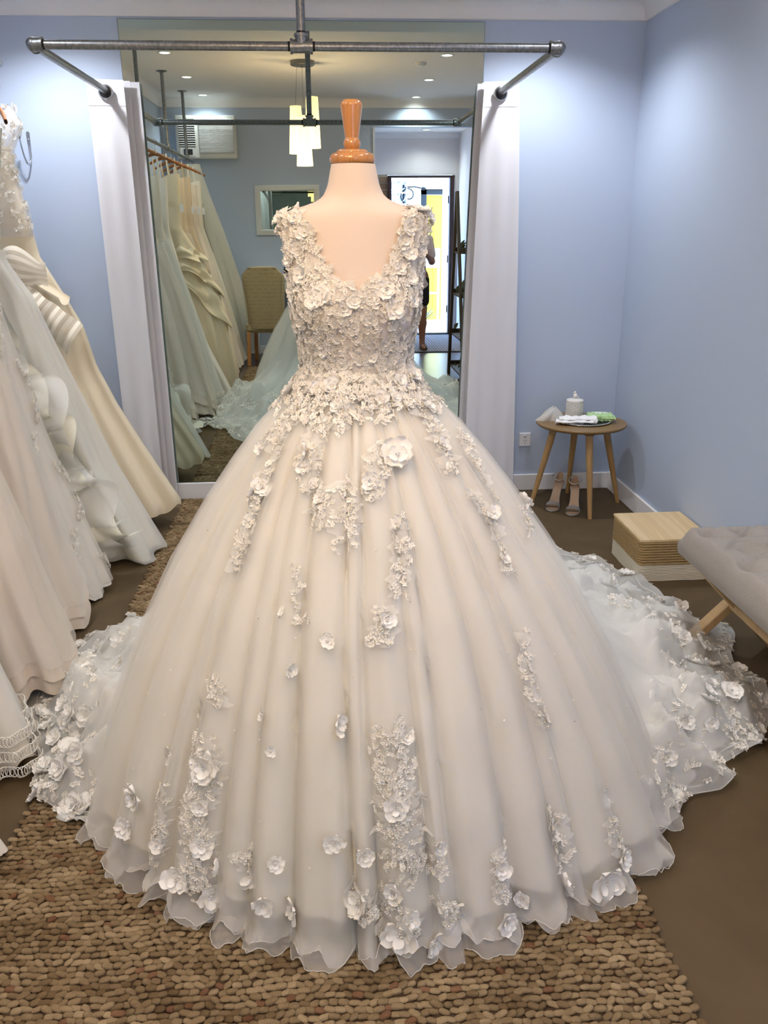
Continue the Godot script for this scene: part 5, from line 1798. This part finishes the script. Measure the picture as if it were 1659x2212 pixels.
func make_hall() -> void:
	# door frame
	var fr := thing("door_frame", "dark red-brown timber frame of the open front door", "door frame", Vector3(1.41, 0, 2.98))
	var b := B.new()
	b.box(Vector3(-0.44, 1.07, 0), Vector3(0.05, 2.14, 0.12), 0.006)
	obj("jamb", b, M.dark_frame, fr)
	b = B.new()
	b.box(Vector3(0.43, 1.07, 0), Vector3(0.06, 2.14, 0.12), 0.006)
	obj("jamb", b, M.dark_frame, fr)
	b = B.new()
	b.box(Vector3(0, 2.15, 0), Vector3(0.93, 0.03, 0.12), 0.006)
	obj("head", b, M.dark_frame, fr)
	for y in [0.35, 1.05, 1.85]:
		b = B.new()
		b.box(Vector3(0.395, y, 0.05), Vector3(0.012, 0.1, 0.03), 0.002)
		obj("hinge", b, M.iron, fr)
	b = B.new()
	b.box(Vector3(0, 0.008, 0.0), Vector3(0.83, 0.016, 0.14), 0.004)
	obj("sill", b, M.dark_frame, fr)
	# brick pier: real courses
	var pier := struct("wall_brick_pier", bx(0.6, 0.945, 0.0, 2.175, 2.96, 3.04), M.mortar)
	var k := 0
	for row in 25:
		var x := 0.6 - (0.115 if row % 2 else 0.0)
		while x < 0.94:
			var x0 := maxf(x, 0.6)
			var x1 := minf(x + 0.22, 0.945)
			if x1 - x0 > 0.02:
				b = B.new()
				b.box(Vector3((x0 + x1) * 0.5, row * 0.086 + 0.046, 2.985), Vector3(x1 - x0 - 0.003, 0.074, 0.07 + rng.randf_range(-0.004, 0.006)), 0.004)
				obj("brick", b, M[["brick_a", "brick_b", "brick_c"][rng.randi() % 3]], pier)
				k += 1
			x += 0.232
	# mat
	var t := thing("door_mat", "grey ribbed door mat with dark binding in the hall doorway", "door mat", Vector3(1.36, 0, 1.9))
	b = B.new()
	b.box(Vector3(0, 0.005, 0), Vector3(1.1, 0.01, 1.72), 0.003)
	obj("binding", b, M.dark_binding, t)
	for i in 30:
		b = B.new()
		b.box(Vector3(-0.52 + i * 0.0358, 0.0105, 0), Vector3(0.031, 0.007, 1.66), 0.003)
		obj("rib", b, M.grey_mat, t)
	# framed picture and pale wreath on the hall wall
	t = thing("framed_picture", "tall grey picture in a pale frame on the white hall wall", "picture", Vector3(1.93, 1.7, 1.5))
	b = B.new()
	b.box(Vector3(-0.008, 0, 0), Vector3(0.016, 0.52, 0.42), 0.003)
	obj("frame", b, M.frame_white, t)
	b = B.new()
	b.box(Vector3(-0.017, 0, 0), Vector3(0.002, 0.44, 0.34))
	obj("print", b, M.grey_plastic, t)
	t = thing("wall_bouquet", "sage green bouquet hanging on the white hall wall above the plant shelf", "bouquet", Vector3(1.88, 1.93, 0.75))
	var lf := leaf_mesh(1.0)
	for i in 60:
		var d := Vector3(rng.randf_range(-0.8, 0.1), rng.randf_range(-1, 1), rng.randf_range(-1, 1)).normalized()
		var y := d.cross(Vector3(0.3, 1, 0.2)).normalized()
		var o := obj("leaf", lf, M.sage_leaf, t, Transform3D(Basis(y.cross(d), y, d).scaled_local(Vector3.ONE * rng.randf_range(0.06, 0.09)), d * rng.randf_range(0.03, 0.08)))
	t = thing("wall_ring", "black ring hanging on the white hall wall under the bouquet", "wall ornament", Vector3(1.9, 1.68, 0.78))
	b = B.new()
	var ring := PackedVector3Array()
	for i in 29:
		ring.append(Vector3(0, 0.07 * sin(TAU * i / 28.0), 0.07 * cos(TAU * i / 28.0)))
	b.tube(ring, 0.012, 10, false)
	obj("ring", b, M.iron, t)
	plant_shelf()
	outside()
	person()

func plant_shelf() -> void:
	var t := thing("ladder_shelf", "brown timber A-frame ladder shelf against the right wall", "shelf", Vector3(1.45, 0, -0.95))
	var feet := [Vector3(1.33, 0.0, -0.52), Vector3(1.34, 0.0, -1.46)]
	var apex := Vector3(1.35, 1.82, -0.72)
	var b: B
	for side in 2:
		var dx := 0.34 * side
		for k in 2:
			b = B.new()
			b.bar(feet[k] + Vector3(dx, 0, 0), apex + Vector3(dx, 0, -0.035 * k), 0.03, 0.045, 0.003, Vector3(1, 0, 0))
			part("side_rail", b, M.walnut, t)
	for y in [0.09, 0.43, 0.84, 1.25]:
		var q: float = y / 1.82
		var z0: float = lerpf(-0.52, -0.72, q)
		var z1: float = lerpf(-1.46, -0.755, q)
		b = B.new()
		b.box(Vector3(1.515, y, (z0 + z1) * 0.5), Vector3(0.35, 0.016, absf(z1 - z0) + 0.04), 0.002)
		var sh := part("shelf_tray", b, M.walnut, t)
		b = B.new()
		for e in [[z0 + 0.02, true], [z1 - 0.02, true]]:
			b.box(Vector3(1.515, y + 0.022, e[0]), Vector3(0.35, 0.05, 0.014), 0.002)
		part("tray_lip", b, M.walnut, sh)
	var lf := leaf_mesh(1.0)
	var names := ["lowest", "second", "third", "topmost"]
	for i in 4:
		var y: float = [0.09, 0.43, 0.84, 1.25][i]
		var q: float = y / 1.82
		var zc: float = (lerpf(-0.52, -0.72, q) + lerpf(-1.46, -0.755, q)) * 0.5
		var half: float = (lerpf(-0.52, -0.72, q) - zc)
		var f := thing("dried_foliage", "heap of dried grey-green foliage on the %s tray of the ladder shelf" % names[i], "dried foliage", Vector3(1.5, y + 0.01, zc))
		for n in 46:
			var d := Vector3(rng.randf_range(-1, 1), rng.randf_range(0.05, 0.9), rng.randf_range(-1, 1)).normalized()
			var yy := d.cross(Vector3(0.3, 0.2, 1)).normalized()
			obj("leaf", lf, M.sage_leaf if rng.randf() < 0.5 else M.dry_leaf, f, Transform3D(Basis(yy.cross(d), yy, d).scaled_local(Vector3.ONE * rng.randf_range(0.05, 0.085)), Vector3(rng.randf_range(-0.14, 0.14), rng.randf_range(0.01, 0.05), rng.randf_range(-0.85, 0.85) * half)))

func outside() -> void:
	struct("ground_outside", bx(-4.0, 8.0, -0.2, -0.04, 3.05, 14.0), M.paving)
	var fz := 5.2
	# neighbouring wall with a recess for the yellow door
	struct("wall_outside", bx(-3.0, 1.66, -0.04, 3.4, fz, fz + 0.25), M.render_white)
	struct("wall_outside_right", bx(2.72, 6.0, -0.04, 3.4, fz, fz + 0.25), M.render_white)
	struct("wall_outside_lintel", bx(1.66, 2.72, 2.09, 3.4, fz, fz + 0.25), M.render_white)
	var t := thing("yellow_door", "bright yellow panelled door in a black frame across the courtyard", "door", Vector3(2.19, -0.04, fz + 0.12))
	var b := B.new()
	b.box(Vector3(-0.47, 1.06, 0), Vector3(0.09, 2.12, 0.1), 0.004)
	b.box(Vector3(0.47, 1.06, 0), Vector3(0.09, 2.12, 0.1), 0.004)
	b.box(Vector3(0, 2.075, 0), Vector3(1.03, 0.09, 0.1), 0.004)
	obj("door_frame", b, M.black_door_frame, t)
	b = B.new()
	b.box(Vector3(0, 1.01, 0.02), Vector3(0.85, 2.03, 0.04), 0.003)
	var leaf := obj("door_leaf", b, M.yellow_door, t)
	for q in [[1.5, 0.72], [0.55, 0.72]]:
		b = B.new()
		b.box(Vector3(0, q[0], -0.004), Vector3(0.6, q[1], 0.012), 0.006)
		obj("raised_panel", b, M.yellow_door, leaf)
	b = B.new()
	b.tube(PackedVector3Array([Vector3(0.34, 1.0, 0), Vector3(0.34, 1.0, -0.05), Vector3(0.23, 1.0, -0.055)]), 0.01, 8)
	b.box(Vector3(0.34, 1.0, -0.004), Vector3(0.05, 0.16, 0.008), 0.002)
	obj("door_handle", b, M.chrome, t)
	# script lettering above the door, raised wire letters
	t = thing("wall_lettering", "thin dark handwritten lettering on the white wall above the yellow door", "sign", Vector3(1.95, 2.36, fz))
	b = B.new()
	var path := PackedVector3Array()
	for i in 140:
		var u := i / 139.0
		path.append(Vector3((u - 0.5) * 0.72 + 0.014 * sin(u * 74.0), 0.028 * sin(u * 68.0) * (0.6 + 0.8 * absf(sin(u * 7.0))) + u * 0.03, -0.008))
	b.tube(path, 0.0045, 6)
	obj("script_letters", b, M.iron, t)
	# breeze block
	t = thing("breeze_block", "white breeze block with a curved open pattern in the courtyard wall", "breeze block", Vector3(1.24, 2.02, fz - 0.02))
	b = B.new()
	b.box(Vector3(0, 0, 0.03), Vector3(0.36, 0.36, 0.02))
	obj("dark_backing", b, M.iron, t)
	for cx in [-0.09, 0.09]:
		for cy in [-0.09, 0.09]:
			b = B.new()
			for e in 2:
				var arc := PackedVector3Array()
				for i in 11:
					var a := PI * 0.5 * i / 10.0
					arc.append(Vector3(cx, cy, 0) + (Vector3(-0.09 + 0.18 * sin(a), -0.09 + 0.18 * (1.0 - cos(a)), 0) if e == 0 else Vector3(-0.09 + 0.18 * (1.0 - cos(a)), -0.09 + 0.18 * sin(a), 0)))
				b.tube(arc, 0.013, 8)
			obj("curved_web", b, M.render_white, t)
	b = B.new()
	for e in [[0, 0.18, 0.38, 0.02], [0, -0.18, 0.38, 0.02], [0.18, 0, 0.02, 0.38], [-0.18, 0, 0.02, 0.38], [0, 0, 0.02, 0.36], [0, 0, 0.36, 0.02]]:
		b.box(Vector3(e[0], e[1], 0), Vector3(e[2], e[3], 0.06), 0.003)
	obj("block_frame", b, M.render_white, t)
	# scrolled iron bracket
	t = thing("scroll_bracket", "black wrought iron scroll bracket on the courtyard wall", "bracket", Vector3(1.5, 1.98, fz))
	b = B.new()
	path = PackedVector3Array()
	for i in 40:
		var a := i / 39.0 * 9.0
		var r := 0.02 + 0.014 * a
		path.append(Vector3(-0.05 + r * cos(a + 2.0), r * sin(a + 2.0), -0.03))
	b.tube(path, 0.009, 8)
	b.tube(PackedVector3Array([Vector3(-0.12, 0.12, -0.03), Vector3(0.05, 0.13, -0.03), Vector3(0.2, 0.1, -0.03)]), 0.01, 8)
	b.ball(Vector3(0.2, 0.1, -0.03), Vector3(0.04, 0.03, 0.03), 12, 8)
	b.box(Vector3(-0.13, 0.0, -0.015), Vector3(0.03, 0.32, 0.03), 0.003)
	obj("scroll", b, M.iron, t)
	# white post at the corner of the porch
	t = thing("porch_post", "white square porch post catching the sun outside the door", "post", Vector3(2.06, -0.04, 3.75))
	b = B.new()
	b.box(Vector3(0, 1.5, 0), Vector3(0.44, 3.0, 0.3), 0.01)
	obj("shaft", b, M.render_white, t)
	b = B.new()
	b.box(Vector3(0, 0.06, 0), Vector3(0.5, 0.12, 0.36), 0.01)
	obj("plinth", b, M.render_white, t)
	# small white stand before the door
	t = thing("white_stand", "small white slatted stand in front of the yellow door", "stand", Vector3(1.78, -0.04, 4.6))
	b = B.new()
	b.box(Vector3(0, 1.05, 0), Vector3(0.26, 0.3, 0.02), 0.004)
	obj("panel", b, M.trim_white, t)
	for x in [-0.11, 0.11]:
		b = B.new()
		b.bar(Vector3(x, 0, 0.04), Vector3(x, 1.0, 0), 0.03, 0.02, 0.003)
		obj("leg", b, M.trim_white, t)
	b = B.new()
	b.box(Vector3(0, 0.5, 0.02), Vector3(0.26, 0.03, 0.02), 0.003)
	obj("rung", b, M.trim_white, t)
	t = thing("garden_plant", "low dark green strap-leaved plant at the foot of the yellow door", "plant", Vector3(1.62, -0.04, 4.95))
	var lf := leaf_mesh(1.6)
	for i in 22:
		var a := i * 2.4
		obj("leaf", lf, M.dry_leaf, t, Transform3D((Basis(Vector3.UP, a) * Basis(Vector3(1, 0, 0), 0.5 + 0.03 * i)).scaled_local(Vector3(0.12, 0.2, 0.12)), Vector3.ZERO))

# ------------------------------------------------------------------ a person, meshed from tapered bones
func skin_net(bones: Array, cell: float, k: float) -> B:
	var lo := Vector3(9, 9, 9)
	var hi := -lo
	for q in bones:
		var r := maxf(q[2], q[3]) + k + cell * 2.0
		lo = lo.min(q[0] - Vector3.ONE * r).min(q[1] - Vector3.ONE * r)
		hi = hi.max(q[0] + Vector3.ONE * r).max(q[1] + Vector3.ONE * r)
	var nx := int((hi.x - lo.x) / cell) + 2
	var ny := int((hi.y - lo.y) / cell) + 2
	var nz := int((hi.z - lo.z) / cell) + 2
	var f := PackedFloat32Array()
	f.resize(nx * ny * nz)
	f.fill(1.0)
	for q in bones:
		var a: Vector3 = q[0]
		var c: Vector3 = q[1]
		var ra: float = q[2]
		var rc: float = q[3]
		var r := maxf(ra, rc) + k + cell
		var i0 := ((a.min(c) - Vector3.ONE * r - lo) / cell).floor().max(Vector3.ZERO)
		var i1 := ((a.max(c) + Vector3.ONE * r - lo) / cell).ceil()
		var ac := c - a
		var l2 := maxf(ac.length_squared(), 1e-9)
		for z in range(int(i0.z), mini(int(i1.z) + 1, nz)):
			for y in range(int(i0.y), mini(int(i1.y) + 1, ny)):
				for x in range(int(i0.x), mini(int(i1.x) + 1, nx)):
					var p := lo + Vector3(x, y, z) * cell
					var h := clampf((p - a).dot(ac) / l2, 0.0, 1.0)
					var d := p.distance_to(a + ac * h) - lerpf(ra, rc, h)
					var id := x + nx * (y + ny * z)
					var o := f[id]
					var m := maxf(k - absf(o - d), 0.0) / k
					f[id] = minf(o, d) - m * m * k * 0.25
	var b := B.new()
	var at := {}
	for z in nz - 1:
		for y in ny - 1:
			for x in nx - 1:
				var id := x + nx * (y + ny * z)
				var s := Vector3.ZERO
				var n := 0
				var inside := 0
				for cnr in 8:
					if f[id + (cnr & 1) + nx * (((cnr >> 1) & 1) + ny * (cnr >> 2))] < 0.0:
						inside += 1
				if inside == 0 or inside == 8:
					continue
				for ax in 3:
					for e in 4:
						var o := Vector3i.ZERO
						o[(ax + 1) % 3] = e & 1
						o[(ax + 2) % 3] = e >> 1
						var o2 := o
						o2[ax] = 1
						var v0 := f[id + o.x + nx * (o.y + ny * o.z)]
						var v1 := f[id + o2.x + nx * (o2.y + ny * o2.z)]
						if (v0 < 0.0) != (v1 < 0.0):
							s += Vector3(o).lerp(Vector3(o2), v0 / (v0 - v1))
							n += 1
				at[id] = b.v.size()
				b.v.append(lo + (Vector3(x, y, z) + s / n) * cell)
				b.uv.append(Vector2.ZERO)
	var st := [1, nx, nx * ny]
	for id in at:
		for ax in 3:
			var v0 := f[id]
			var v1 := f[id + st[ax]]
			if (v0 < 0.0) == (v1 < 0.0):
				continue
			var u: int = st[(ax + 1) % 3]
			var w: int = st[(ax + 2) % 3]
			if not (at.has(id - u) and at.has(id - w) and at.has(id - u - w)):
				continue
			var q := [at[id], at[id - u], at[id - u - w], at[id - w]]
			if v0 < 0.0:
				b.ix.append_array(PackedInt32Array([q[0], q[2], q[1], q[0], q[3], q[2]]))
			else:
				b.ix.append_array(PackedInt32Array([q[0], q[1], q[2], q[0], q[2], q[3]]))
	return b

func person() -> void:
	var t := thing("person", "person in a pale pink shirt, black knee shorts and sandals standing in the hall doorway", "person", Vector3(1.15, 0.014, 1.3), PI)
	# local: faces +z (turned towards the mirror), +x is the person's left
	var L: Array = []
	for s in [-1.0, 1.0]:
		L.append([Vector3(0.09 * s, 0.86, 0), Vector3(0.098 * s, 0.47, 0.012), 0.083, 0.055])
		L.append([Vector3(0.098 * s, 0.47, 0.012), Vector3(0.1 * s, 0.32, -0.012), 0.052, 0.055])
		L.append([Vector3(0.1 * s, 0.32, -0.012), Vector3(0.102 * s, 0.075, -0.02), 0.053, 0.034])
		L.append([Vector3(0.102 * s, 0.05, -0.035), Vector3(0.11 * s, 0.035, 0.1), 0.032, 0.026])
		L.append([Vector3(0.11 * s, 0.035, 0.1), Vector3(0.115 * s, 0.026, 0.155), 0.03, 0.016])
		L.append([Vector3(0.17 * s, 1.33, -0.01), Vector3(0.215 * s, 1.07, -0.02), 0.047, 0.038])
		L.append([Vector3(0.215 * s, 1.07, -0.02), Vector3(0.12 * s, 1.16, 0.19), 0.037, 0.025])
	L.append([Vector3(-0.07, 0.9, 0), Vector3(0.07, 0.9, 0), 0.1, 0.1])
	L.append([Vector3(0, 0.92, 0), Vector3(0, 1.12, 0.0), 0.115, 0.108])
	L.append([Vector3(-0.06, 1.24, 0.0), Vector3(0.06, 1.24, 0.0), 0.108, 0.108])
	L.append([Vector3(-0.14, 1.335, -0.012), Vector3(0.14, 1.335, -0.012), 0.052, 0.052])
	L.append([Vector3(0, 1.34, -0.01), Vector3(0, 1.45, 0.005), 0.05, 0.046])
	obj("body", skin_net(L, 0.013, 0.03), M.skin, t)
	# head
	var hd := [[Vector3(0, 1.56, -0.01), Vector3(0, 1.585, -0.012), 0.078, 0.08], [Vector3(0, 1.5, 0.028), Vector3(0, 1.52, 0.03), 0.046, 0.05], [Vector3(0, 1.475, 0.048), Vector3(0, 1.48, 0.045), 0.022, 0.026], [Vector3(0, 1.55, 0.082), Vector3(0, 1.522, 0.096), 0.009, 0.013], [Vector3(-0.014, 1.499, 0.083), Vector3(0.014, 1.499, 0.083), 0.008, 0.008], [Vector3(-0.014, 1.489, 0.08), Vector3(0.014, 1.489, 0.08), 0.008, 0.008], [Vector3(0, 1.43, 0.0), Vector3(0, 1.48, 0.005), 0.048, 0.045]]
	for s in [-1.0, 1.0]:
		hd.append([Vector3(0.078 * s, 1.545, -0.008), Vector3(0.08 * s, 1.515, -0.004), 0.012, 0.009])
		hd.append([Vector3(0.016 * s, 1.566, 0.066), Vector3(0.046 * s, 1.566, 0.056), 0.011, 0.01])
	obj("head", skin_net(hd, 0.0045, 0.014), M.skin, t)
	for s in [-1.0, 1.0]:
		var b := B.new()
		b.ball(Vector3(0.031 * s, 1.547, 0.06), Vector3(0.013, 0.009, 0.011), 12, 8)
		var ey := obj("eye", b, M.eye_white, t)
		b = B.new()
		b.ball(Vector3(0.031 * s, 1.547, 0.068), Vector3(0.0055, 0.0055, 0.004), 10, 6)
		obj("iris", b, M.hair, ey)
		# hand closed loosely round a phone: palm, four fingers, thumb
		var w := Vector3(0.12 * s, 1.16, 0.19)
		var hb := [[w, w + Vector3(-0.03 * s, 0.05, 0.025), 0.023, 0.026], [w + Vector3(-0.012 * s, 0.045, 0.03), w + Vector3(-0.045 * s, 0.07, 0.035), 0.02, 0.018]]
		for k in 4:
			var o := w + Vector3(-0.03 * s - 0.004 * k * s, 0.046 + 0.017 * k, 0.034)
			var ln: float = [0.024, 0.029, 0.031, 0.027][k]
			var m := o + Vector3(-ln * s, 0.008, 0.012)
			hb.append([o, m, 0.0095, 0.0088])
			hb.append([m, m + Vector3(-ln * 0.7 * s, 0.002, -0.014), 0.0088, 0.0078])
		hb.append([w + Vector3(-0.012 * s, 0.03, 0.018), w + Vector3(-0.028 * s, 0.07, 0.006), 0.013, 0.0105])
		hb.append([w + Vector3(-0.028 * s, 0.07, 0.006), w + Vector3(-0.05 * s, 0.092, 0.004), 0.0105, 0.0085])
		obj("hand", skin_net(hb, 0.0035, 0.007), M.skin, t)
	obj("hair", skin_net([[Vector3(0, 1.58, -0.03), Vector3(0, 1.61, -0.02), 0.085, 0.08], [Vector3(0, 1.55, -0.055), Vector3(0, 1.44, -0.07), 0.07, 0.05], [Vector3(-0.05, 1.625, 0.03), Vector3(0.05, 1.625, 0.03), 0.038, 0.038]], 0.007, 0.03), M.hair, t)
	var sh: Array = [[Vector3(0, 0.86, 0), Vector3(0, 1.1, 0.0), 0.155, 0.132], [Vector3(-0.07, 0.8, 0), Vector3(0.07, 0.8, 0), 0.112, 0.112], [Vector3(-0.065, 1.24, 0.0), Vector3(0.065, 1.24, 0.0), 0.12, 0.12], [Vector3(-0.13, 1.335, -0.012), Vector3(0.13, 1.335, -0.012), 0.062, 0.062]]
	for s in [-1.0, 1.0]:
		sh.append([Vector3(0.17 * s, 1.33, -0.012), Vector3(0.205 * s, 1.15, -0.018), 0.06, 0.058])
	obj("shirt", skin_net(sh, 0.013, 0.03), M.shirt_pink, t)
	var so: Array = [[Vector3(-0.07, 0.85, 0), Vector3(0.07, 0.85, 0), 0.108, 0.108]]
	for s in [-1.0, 1.0]:
		so.append([Vector3(0.09 * s, 0.84, 0), Vector3(0.1 * s, 0.6, 0.01), 0.095, 0.085])
	obj("shorts", skin_net(so, 0.013, 0.012), M.shorts_black, t)
	for s in [-1.0, 1.0]:
		var b := B.new()
		b.grid(20, 4, func(q, r):
			var a: float = q * TAU
			var z := 0.06 + 0.125 * sin(a)
			return Vector3(0.108 * s + (0.042 + 0.008 * sin(a)) * cos(a), 0.012 * r * 0.5 + 0.0, z), true)
		b.box(Vector3(0.108 * s, 0.006, 0.06), Vector3(0.06, 0.012, 0.2), 0.004)
		var sd := obj("sandal", b, M.sandal, t)
		for z in [0.04, 0.09, 0.125]:
			b = B.new()
			var arc := PackedVector3Array()
			for i in 11:
				var a := PI * i / 10.0
				arc.append(Vector3(0.11 * s + 0.042 * cos(a), 0.008 + (0.068 - 0.25 * (z - 0.02)) * sin(a), z + 0.01 * cos(a) * s))
			b.tube(arc, 0.006, 6)
			obj("strap", b, M.sandal, sd)

func _ready() -> void:
	rng.seed = 77
	make_view()
	make_materials()
	make_room()
	make_rail()
	make_rug()
	make_form()
	make_gown()
	make_table_corner()
	make_bench()
	make_rack()
	make_behind()
	make_hall()
